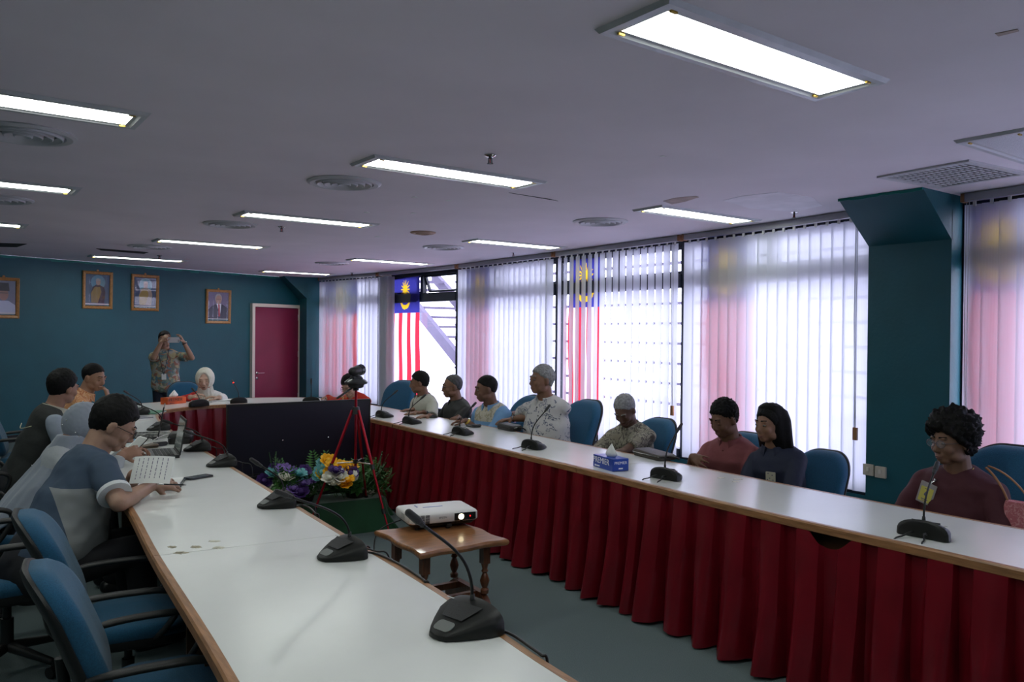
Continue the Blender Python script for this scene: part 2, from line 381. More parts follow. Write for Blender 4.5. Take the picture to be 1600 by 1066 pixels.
# ------------------------------------------------------------------ vertical blinds
m_vane = bpy.data.materials.new('blind_cloth'); m_vane.use_nodes = True; nt = m_vane.node_tree; nt.nodes.clear()
o_ = nt.nodes.new('ShaderNodeOutputMaterial'); df = nt.nodes.new('ShaderNodeBsdfDiffuse'); tl = nt.nodes.new('ShaderNodeBsdfTranslucent'); tp = nt.nodes.new('ShaderNodeBsdfTransparent')
a1 = nt.nodes.new('ShaderNodeMixShader'); a2 = nt.nodes.new('ShaderNodeMixShader')
df.inputs[0].default_value = (.66, .69, .72, 1); tl.inputs[0].default_value = (.74, .76, .84, 1); tp.inputs[0].default_value = (.9, .93, 1, 1)
a1.inputs[0].default_value = .55; a2.inputs[0].default_value = .04
tc = nt.nodes.new('ShaderNodeTexCoord'); wv = nt.nodes.new('ShaderNodeTexWave'); wv.bands_direction = 'Y'; wv.inputs['Scale'].default_value = 45; wv.inputs['Distortion'].default_value = .4
rp = nt.nodes.new('ShaderNodeMapRange'); rp.inputs[3].default_value = .80; rp.inputs[4].default_value = 1
mm = nt.nodes.new('ShaderNodeMix'); mm.data_type = 'RGBA'; mm.blend_type = 'MULTIPLY'; mm.inputs[0].default_value = 1; mm.inputs[6].default_value = (.74, .76, .84, 1)
nt.links.new(tc.outputs['Object'], wv.inputs[0]); nt.links.new(wv.outputs[0], rp.inputs[0]); nt.links.new(rp.outputs[0], mm.inputs[7]); nt.links.new(mm.outputs[2], tl.inputs[0])
nt.links.new(df.outputs[0], a1.inputs[1]); nt.links.new(tl.outputs[0], a1.inputs[2]); nt.links.new(a1.outputs[0], a2.inputs[1]); nt.links.new(tp.outputs[0], a2.inputs[2]); nt.links.new(a2.outputs[0], o_.inputs[0])
def vane_mesh(h):
    b = BM(); n = 5
    L_ = []
    for z in (-h, -.06, 0):
        L_.append([b.verts.new((.006*(1-(2*k/n-1)**2), -.0635+.127*k/n, z)) for k in range(n+1)])
    for r0, r1 in zip(L_, L_[1:]):
        for k in range(n): b.faces.new((r0[k], r0[k+1], r1[k+1], r1[k]))
    me = bpy.data.meshes.new('vane'); b.to_mesh(me); b.free(); me.materials.append(m_vane); me.shade_smooth(); return me
VM = vane_mesh(2.18)
b = BM(); box(b, (0, 0, -.02), (.012, .02, .035)); mclip = bpy.data.meshes.new('hanger'); b.to_mesh(mclip); b.free(); mclip.materials.append(m_white)
def blind(y0, y1, label, ang, gapf=None, stack=None, cord=None):
    """ang: angle of the vanes to the rail; stack: (from, to) where drawn vanes are bunched"""
    t = empty('vertical_blind', (wall_x((y0+y1)/2), (y0+y1)/2, CEIL), 0, label, 'blind', 'vertical blinds along the window wall')
    c = t.location
    n = 12; ra = []
    for i in range(n+1):
        y = y0+(y1-y0)*i/n; x = wall_x(y)
        ra.append([V((x-.025, y, -.005))-V((c.x, c.y, 0)), V((x+.025, y, -.005))-V((c.x, c.y, 0)), V((x+.025, y, -.06))-V((c.x, c.y, 0)), V((x-.025, y, -.06))-V((c.x, c.y, 0))])
    b = BM(); rings(b, ra); obj('head_rail', b, m_rail, t)
    for y in (y0, y1):
        b = BM(); box(b, (wall_x(y)-c.x, y-c.y, -.033), (.062, .025, .062)); obj('end_cap', b, m_brown, t)
    span = stack or (y0+.015, y1-.015); nv = int(round(abs(y1-y0)/.118)) if not stack else int(abs(y1-y0)/.118)
    for i in range(nv):
        y = span[0]+(span[1]-span[0])*(i+.5)/nv; x = wall_x(y)
        a = (ang(y) if callable(ang) else ang) + random.uniform(-2, 2)
        o = bpy.data.objects.new('vane', VM); COL.objects.link(o); o.parent = t; o.location = (x-c.x, y-c.y, -.085)
        sl = (wall_x(y+.1)-wall_x(y-.1))/.2
        o.rotation_euler = (0, 0, -atan2(sl, 1)+radians(a))
        o = bpy.data.objects.new('hanger', mclip); COL.objects.link(o); o.parent = t; o.location = (x-c.x, y-c.y, -.06)
    if cord is not None:
        x = wall_x(cord)-.05-c.x; y = cord-c.y
        b = BM(); tube(b, [(x, y, -.05), (x, y+.004, -.9), (x, y, -1.75)], .0025, 5); tube(b, [(x, y+.018, -.05), (x, y+.022, -.9), (x, y+.004, -1.75)], .0025, 5); obj('cord', b, m_rail, t)
        b = BM(); box(b, (x, y, -1.80), (.02, .035, .10)); obj('cord_weight', b, m_brown, t)
    return t
yA = onx(597, 450, 6.28).y; yB = onx(716, 450, 6.37).y; yC = onx(866, 450, 6.3).y; yD = onx(1066, 450, 6.2).y
blind(yA+.05, 14.26, 'closed pale vertical blind in the far corner beside the teal corner column', 14, cord=None)
blind(yB+.05, yA-.02, 'vertical blind drawn aside into a bunch, uncovering a bare window and flag', 62, stack=(onx(622, 450, 6.37).y+.03, yA-.1))
blind(yC+.03, yB-.03, 'closed vertical blind left of the half-open one, behind the man in the white leaf-print shirt', lambda y: 14 if y < yB-.75 else 34, cord=yC+.09)
blind(yD+.03, yC-.03, 'half-open vertical blind with daylight showing between its slats', lambda y: -9 if y < yC-.9 else -17, cord=yD+.07)
blind(3.37, yD-.03, 'widest closed vertical blind, directly left of the teal pillar', 9, cord=3.46)
blind(-.9, 2.64, 'closed vertical blind to the right of the teal pillar at the frame edge', 9, cord=2.58)
# ------------------------------------------------------------------ flags hanging outside the glass
def cloth_mat(name, c):
    M = bpy.data.materials.new(name); M.use_nodes = True; nt = M.node_tree; nt.nodes.clear()
    o = nt.nodes.new('ShaderNodeOutputMaterial'); a = nt.nodes.new('ShaderNodeBsdfDiffuse'); t = nt.nodes.new('ShaderNodeBsdfTranslucent'); x = nt.nodes.new('ShaderNodeMixShader')
    a.inputs[0].default_value = (*c, 1); t.inputs[0].default_value = (*c, 1); x.inputs[0].default_value = .55
    nt.links.new(a.outputs[0], x.inputs[1]); nt.links.new(t.outputs[0], x.inputs[2]); nt.links.new(x.outputs[0], o.inputs[0]); return M
fb, fr_, fw, fy = cloth_mat('flag_blue', (.05, .05, .30)), cloth_mat('flag_red', (.85, .04, .07)), cloth_mat('flag_white', (.9, .85, .88)), cloth_mat('flag_yellow', (.95, .62, .03))
def flag(yc, wd, label, ztop=2.50, drop=.59):
    xc = wall_x(yc)+.098
    t = empty('hanging_flag', (xc, yc, 0), 0, label, 'flag', 'striped flags with blue cantons hung outside the windows')
    def wx(y, z): return .009*sin(y*26+z*2)*(1-.3*z/2.5)+.01*sin(z*3+y*4)*.3
    def sheet(name, ya, yb, z0, z1, ma, dx=0):
        b = BM(); st = .011 if name == 'canton' else .02; ny = max(2, int((yb-ya)/st)); nz = max(3, int((z1-z0)/(.011 if name == 'canton' else .06))); g = []
        for j in range(nz+1):
            z = z0+(z1-z0)*j/nz; g.append([b.verts.new((wx(ya+(yb-ya)*i/ny, z)+dx, ya+(yb-ya)*i/ny + (.02*sin(z*5)*(1-z/2.6)), z)) for i in range(ny+1)])
        for r0, r1 in zip(g, g[1:]):
            for i in range(ny): b.faces.new((r0[i], r0[i+1], r1[i+1], r1[i]))
        return obj(name, b, ma, t, True)
    h = wd/2
    cz = ztop-drop
    can = sheet('canton', -h, h, cz, ztop, fb)
    n = 7
    for i in range(n):
        a = -h+wd*i/n; sheet('stripe', a, a+wd/n, .35, cz, fr_ if i % 2 == 0 else fw)
    # fourteen-pointed star and crescent dyed into the canton cloth
    can.data.materials.append(fy)
    for p_ in can.data.polygons:
        y, z = p_.center.y-0, p_.center.z-(ztop-.20); rr = sqrt(y*y+z*z); a = atan2(z, y); sp_ = abs(((a*14/(2*pi)) % 1)-.5)*2
        z2 = p_.center.z-(ztop-.345); r1 = sqrt(y*y+z2*z2); r2 = sqrt(y*y+(z2-.052)**2)
        if rr < .066+.10*(sp_**1.4) or (r1 < .185 and r2 > .165 and z2 < .03): p_.material_index = 1
    for o in t.children_recursive: pass
    b = BM(); cap(b, (0, -h-.03, ztop+.005), (0, h+.03, ztop+.005), .008); obj('rod', b, m_navy, t)
    return t
for (ua, ub, lab) in ((506, 546, 'striped flag seen faintly through the far corner blind'), (606, 651, 'striped flag with star and crescent in the bare window, not covered by a blind'),
                      (738, 775, 'striped flag behind the closed blind next to the bare window'), (890, 940, 'striped flag glimpsed in slices between the half-open blind slats'),
                      (1108, 1182, 'striped flag showing through the widest closed blind, above the man in the rose shirt'), (1526, 1620, 'striped flag showing through the blind right of the pillar')):
    xg = wall_x(onx(ua, 450, 6.4).y)+.098; pa, pb = onx(ua, 450, xg), onx(ub, 450, xg)
    flag((pa.y+pb.y)/2, abs(pa.y-pb.y), lab)
# ------------------------------------------------------------------ outside: terrace, stair and louvred canopy
m_conc = mat('pale_concrete', (.55, .52, .60), .9, noise_amt=.06, nscale=3); m_shade = mat('shaded_pale_concrete', (.125, .11, .165), .9, noise_amt=.06, nscale=3)  # stair and canopy: pale concrete, its shade put into the darker lilac colour
b = BM(); prism(b, [(6.9, -2), (16, -2), (16, 20), (6.9, 20)], -.4, -.1); struct(obj('trim_1', b, m_conc))
q0, q1 = onx(640, 474, 9.2), onx(722, 582, 9.2); dq = (q1-q0).normalized(); sl = dq.z/dq.y
t = empty('outdoor_staircase', (9.2, q0.y, -.1), 0, 'grey staircase slanting down outside the uncovered window', 'staircase')
ytop = 1.2; ybot = (q0.z+.1)/(-sl)*-1 if sl < 0 else -(q0.z+.1)/sl
zt_ = q0.z+.1+sl*ytop
b = BM()
for x in (0, 1.3):
    v = [b.verts.new(p) for p in ((x, ybot, 0), (x, ybot, .30), (x, ytop, zt_+.15), (x, ytop, zt_-.15), (x+.12, ybot, 0), (x+.12, ybot, .30), (x+.12, ytop, zt_+.15), (x+.12, ytop, zt_-.15))]
    for f in ((0, 1, 2, 3), (7, 6, 5, 4), (0, 4, 5, 1), (1, 5, 6, 2), (2, 6, 7, 3), (3, 7, 4, 0)): b.faces.new([v[i] for i in f])
obj('stringer', b, m_shade, t)
nst = 14
for i in range(nst):
    b = BM(); f = (i+.5)/nst; box(b, (.71, ybot+(ytop-ybot)*f, .12+(zt_)*f), (1.16, abs(ytop-ybot)/nst*.9, .05)); obj('tread', b, m_shade, t)
t = empty('louvred_canopy', (10.75, 8.5, 0), 0, 'grey slatted canopy frame outside, glimpsed through the windows', 'canopy')
for i in range(9):
    b = BM(); box(b, (0, 0, .35+i*.36), (.05, 17, .05)); obj('slat', b, m_shade, t)
for i in range(7):
    b = BM(); box(b, (.06, -7.6+i*2.5, 1.55), (.07, .09, 3.3)); obj('post', b, m_shade, t)
# ================================================================== CEILING FITTINGS
m_lit = bpy.data.materials.new('lit_diffuser'); m_lit.use_nodes = True; bs = m_lit.node_tree.nodes['Principled BSDF']
bs.inputs['Base Color'].default_value = (.9, .9, .9, 1); bs.inputs['Emission Color'].default_value = (.93, 1, .93, 1); bs.inputs['Emission Strength'].default_value = PANEL
m_unlit = mat('unlit_prismatic_diffuser', (.68, .68, .72), .3, bump=.5, bscale=180)
m_frame = mat('light_frame_paint', (.56, .56, .58), .35, noise_amt=.06, nscale=8)
m_brass = mat('brass_clip', (.6, .4, .08), .35, .7)
LW_, LH_ = 1.145, .205
def light_fixture(lit=True):
    t = empty('ceiling_light', (0, 0, CEIL))
    fo, fi = .065, 0
    b = BM()
    prof = [(.0, .012), (.0, .0), (.012, -.016), (fo-.028, -.016), (fo-.018, -.009), (fo, -.009), (fo, .012)]
    P = []
    for dx, z in prof:
        a, c = LW_/2+fo-dx, LH_/2+fo-dx
        P.append([V((a, c, z)), V((-a, c, z)), V((-a, -c, z)), V((a, -c, z))])
    rings(b, P, cap=False); obj('frame', b, m_frame, t)
    b = BM(); box(b, (0, 0, -.006), (LW_, LH_, .006)); obj('diffuser', b, m_lit if lit else m_unlit, t)
    for sx in (-1, 1):
        for sy in (-1, 1):
            b = BM(); box(b, (sx*(LW_/2-.01), sy*(LH_/2+.014), -.014), (.03, .012, .008), bev=.002); obj('clip', b, m_brass, t)
    return t
lab = {'B': 'largest rectangular ceiling light, nearest the camera at the top right', 'C': 'lit ceiling light beside the nearest round vent in the centre row', 'D': 'lit ceiling light third nearest in the centre row, above the small sprinkler',
       'E': 'narrow lit ceiling light between the two far round vents of the left half', 'F': 'lit ceiling light nearest the far teal wall above the framed portraits', 'G': 'lit ceiling light by the rust stain near the widest blind',
       'H': 'lit ceiling light above the closed blind, second nearest beside the windows', 'I': 'lit ceiling light above the bare window with the flag', 'J': 'lit ceiling light in the far corner over the door',
       'K': 'lit ceiling light cut by the left frame edge, nearest of the left column', 'L': 'lit ceiling light cut by the left frame edge, second of the left column', 'M': 'shortest lit ceiling light cut by the left frame edge, third of the left column', 'R': 'unlit ceiling light with ribbed diffuser at the right frame edge'}
H_ = CEIL-CZ
LP = {'B': (2.95, 1.68), 'C': (3.21, 4.12), 'D': (3.30, 6.68), 'E': (3.20, 9.29), 'F': (2.94, 11.91), 'G': (5.74, 4.30), 'H': (5.87, 7.03), 'I': (5.85, 9.96), 'J': (5.63, 12.93), 'K': (.77, 4.0), 'L': (.82, 6.37), 'M': (.72, 8.90)}
proto = light_fixture(True); first = True
for k, (x, y) in LP.items():
    o = proto if first else copy_tree(proto); first = False
    o.location = ((x-.564)*H_, (y+.105)*H_, CEIL); tag(o, lab[k], 'light', 'rectangular ceiling lights')
# two more of the left column behind the frame edge keep the room lit as the rows imply
o = light_fixture(False); p = G(1500, 217, CEIL); o.location = (p.x+.58+.065, p.y-.13, CEIL); tag(o, lab['R'], 'light', 'rectangular ceiling lights')
for x, y, l in ((.9, 1.7, 'ceiling light beyond the left frame edge beside the nearest one'), (2.9, -.7, 'ceiling light behind the camera in the centre row'), (.6, -.7, 'ceiling light behind the camera to the left'), (-1.6, 1.7, 'ceiling light far left level with the nearest one'), (-1.6, 4.0, 'ceiling light far left in the second row'), (-1.6, 6.4, 'ceiling light far left in the third row')):
    o = copy_tree(proto); o.location = ((x-.564)*H_, (y+.105)*H_, CEIL); tag(o, l, 'light', 'rectangular ceiling lights')
# round diffusers
def vent(R, ma, dome=.02):
    t = empty('round_vent', (0, 0, CEIL))
    b = BM(); lathe(b, [(R, .0), (R, -.006), (R-.02, -.016), (R-.05, -.012), (R-.055, .004), (R-.02, .004)], n=48); obj('rim', b, ma, t, radians(30))
    k = 4
    for i in range(k):
        r1 = (R-.06)*(1-i/k); r0 = r1-(R-.06)/k*.75
        b = BM(); lathe(b, [(r1, .002), (r1-.004, -.020), (r1-.010, -.022), (max(r0, .006), .002)], n=40); obj('ring', b, ma, t, radians(40))
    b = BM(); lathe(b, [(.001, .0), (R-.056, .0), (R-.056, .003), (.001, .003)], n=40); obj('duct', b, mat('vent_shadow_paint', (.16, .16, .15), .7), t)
    return t
vl = {(538, 285): 'round ceiling vent left of the centre light, nearest of the whole-seen vents', (360, 350): 'round ceiling vent in the middle of the left half of the ceiling', (234, 385): 'round ceiling vent above the pair of portraits in dress uniform', (36, 208): 'round ceiling vent cut by the left edge, nearest the camera',
      (938, 346): 'round ceiling vent near the blinds in the centre of the picture', (693, 386): 'round ceiling vent above the bare window', (519, 411): 'round ceiling vent in the far corner', (-4, 310): 'round ceiling vent of which only the right rim shows at the left edge'}
vp = None
for (u, v), l in vl.items():
    o = vent(.25, m_grille) if vp is None else copy_tree(vp); vp = vp or o
    p = G(u, v, CEIL); o.location = (p.x, p.y, CEIL-.001); tag(o, l, 'vent', 'round ceiling vents')
o = vent(.13, mat('rusty_brown_vent', (.5, .33, .24), .7)); p = G(661, 363, CEIL); o.location = (p.x, p.y, CEIL-.001); tag(o, 'small rusty brown round vent between the white ones', 'vent')
# square return grille by the pillar
pc = [G(u, v, CEIL) for u, v in ((1380, 274), (1533, 246), (1592, 272), (1458, 294))]
ce = sum(pc, V())/4; t = empty('ceiling_grille', ce, 0, 'rectangular egg-crate grille in the ceiling above the pillar', 'grille')
ax = (pc[0]-pc[1]).normalized(); ax = V((ax.x, ax.y, 0)).normalized(); ay = V((-ax.y, ax.x, 0)); La = ((pc[0]-pc[1]).length+(pc[3]-pc[2]).length)/4; Lb = ((pc[2]-pc[1]).length+(pc[3]-pc[0]).length)/4
Mg = basis((0, 0, 0), ax, ay, (0, 0, 1))
b = BM()
for cx, cy, sx, sy in ((0, Lb-.02, 2*La, .04), (0, -Lb+.02, 2*La, .04), (La-.02, 0, .04, 2*Lb-.08), (-La+.02, 0, .04, 2*Lb-.08)): box(b, (cx, cy, -.006), (sx, sy, .012), Mg)
obj('frame', b, m_grille, t)
b = BM(); box(b, (0, 0, -.0015), (2*La-.08, 2*Lb-.08, .002), Mg); obj('filter', b, mat('dusty_filter', (.22, .2, .2), .9), t)
for i in range(15):
    b = BM(); x = -La+.05+(2*La-.1)*i/14; box(b, (x, 0, -.006), (.004, 2*Lb-.08, .008), Mg); obj('slat', b, m_grille, t)
for i in range(8):
    b = BM(); y = -Lb+.05+(2*Lb-.1)*i/7; box(b, (0, y, -.007), (2*La-.08, .004, .006), Mg); obj('slat', b, m_grille, t)
# dark slots near the back wall
for us, l in ((((-20, 379), (42, 381), (26, 386), (-20, 385)), 'dark ceiling slot at the left edge above the far wall'), (((150, 388), (232, 394), (225, 396.5), (158, 391)), 'dark ceiling slot between the far vent and the portraits')):
    P = [G(u, v, CEIL) for u, v in us]; c = sum(P, V())/4
    b = BM(); prism(b, [((p-c).x, (p-c).y) for p in P], -.004, .0); tag(obj('ceiling_slot', b, m_dark, None, loc=(c.x, c.y, CEIL)), l, 'vent slot')
P = [G(u, v, CEIL) for u, v in ((44, 382), (62, 381.5), (146, 388.5), (120, 391.5), (30, 386.5))]
# sprinklers
sp0 = None
for (u, v), l in {(766, 242): 'chrome and red sprinkler right of the centre light', (440, 354): 'small sprinkler below the third centre light', (249, 399): 'sprinkler close to the far wall above the portraits', (802, 395): 'sprinkler near the closed blind rail', (1241, 331): 'sprinkler near the pillar and widest blind', (550, 426): 'sprinkler in the far corner by the window rail'}.items():
    p = G(u, v, CEIL)
    if sp0 is None:
        t = empty('sprinkler', p)
        b = BM(); lathe(b, [(.001, 0), (.03, 0), (.034, -.004), (.018, -.014), (.001, -.014)]); obj('escutcheon', b, m_steel, t, radians(40))
        b = BM(); cap(b, (0, 0, -.01), (0, 0, -.024), .009, flat=True); cap(b, (-.01, 0, -.02), (-.012, 0, -.05), .003); cap(b, (.01, 0, -.02), (.012, 0, -.05), .003); lathe(b, [(.001, -.05), (.018, -.05), (.018, -.053), (.001, -.053)]); obj('body', b, mat('gunmetal', (.12, .12, .12), .35, .8), t, radians(40))
        b = BM(); cap(b, (0, 0, -.022), (0, 0, -.048), .004); obj('bulb', b, mat('red_bulb', (.5, .01, .01), .2), t, True); sp0 = t; o = t
    else: o = copy_tree(sp0); o.location = p
    tag(o, l, 'sprinkler', 'ceiling sprinklers')

# ================================================================== FRAMED PORTRAITS ON THE BACK WALL
m_gold = mat('gilt_wood_frame', (.42, .20, .06), .35, noise_amt=.2, nscale=40)
def portrait(u0, v0, u1, v1, u1b, v1b, label, look):
    a, c2, e = onback(u0, v0), onback(u1, v1), onback(u1b, v1b)
    xa, xb = (a-BW0).dot(BD), (c2-BW0).dot(BD); W, Hh = xb-xa, a.z-e.z; cz = (a.z+e.z)/2
    t = empty('framed_portrait', BW0+BD*((xa+xb)/2)+BN*.0+V((0, 0, cz)), 0, label, 'picture', 'framed portraits on the teal wall')
    Mp = basis(dn*.002, BD, (0, 0, 1), dn) @ Matrix.Rotation(radians(1.5), 4, 'X')
    fw_ = .045; b = BM(); P = []
    for dx, z in ((0, 0), (0, .02), (.012, .028), (fw_-.01, .02), (fw_, .012), (fw_, 0)):
        P.append([Mp @ V((sx*(W/2-dx), sy*(Hh/2-dx), z)) for sx, sy in ((1, 1), (-1, 1), (-1, -1), (1, -1))])
    rings(b, P, cap=False); obj('frame', b, m_gold, t)
    w, h = W-2*fw_, Hh-2*fw_; X, Y, N = (Mp.to_3x3() @ V((1, 0, 0))), (Mp.to_3x3() @ V((0, 1, 0))), (Mp.to_3x3() @ V((0, 0, 1))); O = Mp @ V((0, 0, 0))
    def pl(name, poly, z, col, r=.5):
        b = BM(); plate(b, O+N*z, X, Y, N, [(x*w, y*h) for x, y in poly], .0008); return obj(name, b, mat('print_'+name+str(col), col, r), t)
    def el(cx, cy, rx, ry, n=20, a0=0, a1=360): return [(cx+rx*cos(radians(a0+(a1-a0)*k/n)), cy+ry*sin(radians(a0+(a1-a0)*k/n))*w/h) for k in range(n if a1-a0 == 360 else n+1)]
    sk, bgc, coat, dec_ = look['skin'], look['bg'], look['coat'], look.get('extra')
    pl('backdrop', [(-.5, -.42), (.5, -.42), (.5, .5), (-.5, .5)], .003, bgc)
    pl('caption_strip', [(-.5, -.5), (.5, -.5), (.5, -.42), (-.5, -.42)], .003, (.55, .55, .58))
    if look.get('glow'): pl('backdrop_glow', el(.02, .25, .3, .3), .004, look['glow'])
    if look['kind'] == 'full':
        pl('coat', [(-.22, -.4), (.28, -.4), (.33, -.05), (.26, .1), (.08, .17), (-.06, .17), (-.2, .1), (-.28, -.1)], .005, coat)
        pl('sash', [(-.25, -.4), (.02, -.4), (.16, -.05), (.1, .1), (-.12, .1), (-.27, -.1)], .006, look['sash'])
        pl('head', el(.02, .25, .095, .12), .007, sk); pl('headdress', el(.02, .30, .11, .10, a0=0, a1=180), .008, look['hat'])
    elif look['kind'] == 'suit':
        pl('coat', [(-.48, -.42), (.48, -.42), (.46, -.05), (.25, .06), (.1, .1), (-.05, .1), (-.3, .02), (-.46, -.1)], .005, coat)
        pl('shirt_front', [(-.1, .1), (.14, .1), (.1, -.25)], .006, (.7, .7, .75)); pl('tie', [(-.01, .08), (.06, .08), (.1, -.33), (.02, -.36)], .007, (.4, .02, .04))
        pl('hair', el(0, .28, .17, .21), .006, (.35, .33, .33)); pl('head', el(.01, .24, .145, .19), .007, sk); pl('spectacles', [(-.11, .25), (.12, .25), (.12, .262), (-.11, .262)], .008, (.1, .08, .08))
    else:
        pl('coat', [(-.5, -.42), (.5, -.42), (.48, -.2), (.2, -.08), (-.2, -.08), (-.5, -.2)], .005, coat)
        pl('head', el(0, .1, .2, .27), .006, sk); pl('cap', [(-.24, .2), (.24, .2), (.2, .44), (-.2, .44)], .007, look['hat']); pl('spectacles', [(-.17, .13), (.17, .13), (.17, .15), (-.17, .15)], .008, (.1, .08, .08))
    b = BM(); pts = [Mp @ V((x, y, .0115)) for x, y in ((-w/2, -h/2), (w/2, -h/2), (w/2, h/2), (-w/2, h/2))]; b.faces.new([b.verts.new(p) for p in pts]); bm2 = bmesh.ops.extrude_face_region(b, geom=b.faces[:]); [setattr(v, 'co', v.co+N*.001) for v in bm2['geom'] if isinstance(v, bmesh.types.BMVert)]
    obj('glazing', b, m_glass2, t)
    b = BM(); lathe(b, [(.001, 0), (.018, 0), (.018, .006), (.001, .006)], M=Mp @ Matrix.Translation((0, Hh/2+.01, 0))); obj('hook', b, m_gold, t)
m_glass2 = bpy.data.materials.new('picture_glass'); m_glass2.use_nodes = True; nt = m_glass2.node_tree; nt.nodes.clear()
o_ = nt.nodes.new('ShaderNodeOutputMaterial'); tr = nt.nodes.new('ShaderNodeBsdfTransparent'); gl = nt.nodes.new('ShaderNodeBsdfGlossy'); mx = nt.nodes.new('ShaderNodeMixShader'); fr2 = nt.nodes.new('ShaderNodeValue'); fr2.outputs[0].default_value = .022
gl.inputs['Roughness'].default_value = .02; nt.links.new(fr2.outputs[0], mx.inputs[0]); nt.links.new(tr.outputs[0], mx.inputs[1]); nt.links.new(gl.outputs[0], mx.inputs[2]); nt.links.new(mx.outputs[0], o_.inputs[0])
portrait(128.3, 422.7, 175.3, 427, 175.3, 483.5, 'framed full-length portrait in dark embroidered dress with gold sash, left of the pair', dict(kind='full', skin=(.35, .25, .22), bg=(.06, .10, .15), glow=(.10, .24, .32), coat=(.05, .03, .04), sash=(.25, .17, .05), hat=(.3, .3, .28)))
portrait(204.6, 428, 247.6, 432, 247.6, 486.5, 'framed full-length portrait in cream and gold dress, right of the pair', dict(kind='full', skin=(.38, .26, .22), bg=(.05, .08, .15), glow=(.12, .30, .38), coat=(.34, .27, .22), sash=(.35, .24, .06), hat=(.45, .36, .3)))
portrait(321, 451.6, 360, 455, 360, 506, 'framed half-length portrait in dark suit and red tie nearest the door', dict(kind='suit', skin=(.42, .25, .2), bg=(.16, .13, .24), coat=(.02, .02, .05)))
portrait(-20, 432, 29.6, 435.2, 29.6, 498, 'framed portrait with a black cap and white collar cut by the left edge', dict(kind='cap', skin=(.34, .17, .14), bg=(.14, .16, .25), coat=(.42, .48, .65), hat=(.015, .015, .02)))
# ================================================================== TABLES
IN = [(1.26, .5), (1.27, 1.43), (1.35, 2.2), (1.40, 3.04), (1.46, 3.98), (1.50, 4.6), (1.55, 5.4), (1.62, 6.6), (1.74, 7.8), (1.86, 8.45), (2.02, 8.86), (2.35, 9.08), (2.75, 9.18), (3.15, 9.12), (3.42, 8.8), (3.50, 8.1), (3.46, 7.1), (3.39, 5.66), (3.29, 3.77), (3.20, 2.4), (3.18, 1.19), (3.13, -.1)]
OU = [(.46, .5), (.53, 1.43), (.60, 2.2), (.67, 3.15), (.75, 4.0), (.79, 4.7), (.84, 5.5), (.90, 6.7), (1.02, 8.0), (1.14, 8.9), (1.42, 9.5), (2.0, 9.82), (2.75, 9.95), (3.5, 9.88), (4.0, 9.4), (4.12, 8.3), (4.10, 7.1), (4.05, 5.3), (3.97, 3.6), (3.90, 2.4), (3.88, 1.19), (3.85, -.1)]
def sm(P, n=5): return [V((p.x, p.y, 0)) for p in catmull([V((x, y, 0)) for x, y in P], n)]
N_ = 5; INs, OUs = sm(IN, N_), sm(OU, N_)
def iofy(y, lo, hi):
    r = [(abs(INs[i].y-y), i) for i in range(lo, hi)]; return min(r)[1]
cuts = [0, 3*N_, 9*N_, 15*N_, 18*N_, 21*N_]
m_skirtless = mat('oak_veneer_panel', (.10, .045, .022), .45, noise_amt=.2, nscale=8, stretch=(1, 1, .2))
tl_ = ['white-topped conference table nearest on the left, with the worn spots and empty blue chairs', 'white-topped conference table on the left where people write and use laptops', 'curved head section of the white conference table with the orange tissue box', 'white-topped table section at the far right with the three men and the blue-shirted man', 'long white-topped table at the right with the blue tissue box']
TABLES = []
for k, (a, c) in enumerate(zip(cuts, cuts[1:])):
    i0 = INs[a:c+1]; o0 = OUs[a:c+1]
    if k > 0:   # hairline joint between neighbouring sections
        i0 = [i0[0]+(i0[1]-i0[0]).normalized()*.003]+i0[1:]; o0 = [o0[0]+(o0[1]-o0[0]).normalized()*.003]+o0[1:]
    ctr = (i0[len(i0)//2]+o0[len(o0)//2])/2
    t = empty('conference_table', ctr, 0, tl_[k], 'table', 'white conference tables set in a U'); TABLES.append(t)
    def inset(A, B, d): return [p+(q-p).normalized()*d for p, q in zip(A, B)]
    ew = .028
    ia, oa = inset(i0, o0, ew), inset(o0, i0, ew)
    b = BM(); rs = []
    for p, q in zip(ia, oa): p, q = p-ctr, q-ctr; rs.append([V((p.x, p.y, T-.03)), V((q.x, q.y, T-.03)), V((q.x, q.y, T)), V((p.x, p.y, T))])
    rings(b, rs); obj('tabletop', b, m_white, t)
    for A, B in ((i0, ia), (o0, oa)):
        b = BM(); rs = []
        for p, q in zip(A, B):
            p, q = p-ctr, q-ctr; n = (q-p).normalized()
            rs.append([V((p.x, p.y, T-.036)), V((q.x, q.y, T-.036)), V((q.x, q.y, T+.0008)), V((p.x+n.x*.006, p.y+n.y*.006, T+.0008)), V((p.x, p.y, T-.006))])
        rings(b, rs); obj('edge_band', b, m_oak, t)
    ib = inset(i0, o0, .10); b = BM(); rs = []
    for p, q in zip(ib, inset(ib, o0, .02)): p, q = p-ctr, q-ctr; rs.append([V((p.x, p.y, .02)), V((q.x, q.y, .02)), V((q.x, q.y, T-.03)), V((p.x, p.y, T-.03))])
    rings(b, rs); obj('modesty_panel', b, m_skirtless, t)
    for j in (1, len(i0)//2, len(i0)-2):
        p, q = i0[j]-ctr, o0[j]-ctr; n = (q-p).normalized(); s = V((-n.y, n.x, 0)); W_ = (q-p).length
        b = BM(); box(b, (W_*.5, 0, (T-.03)/2), (W_-.30, .03, T-.03), basis(p, n, s, (0, 0, 1))); obj('leg', b, m_skirtless, t)
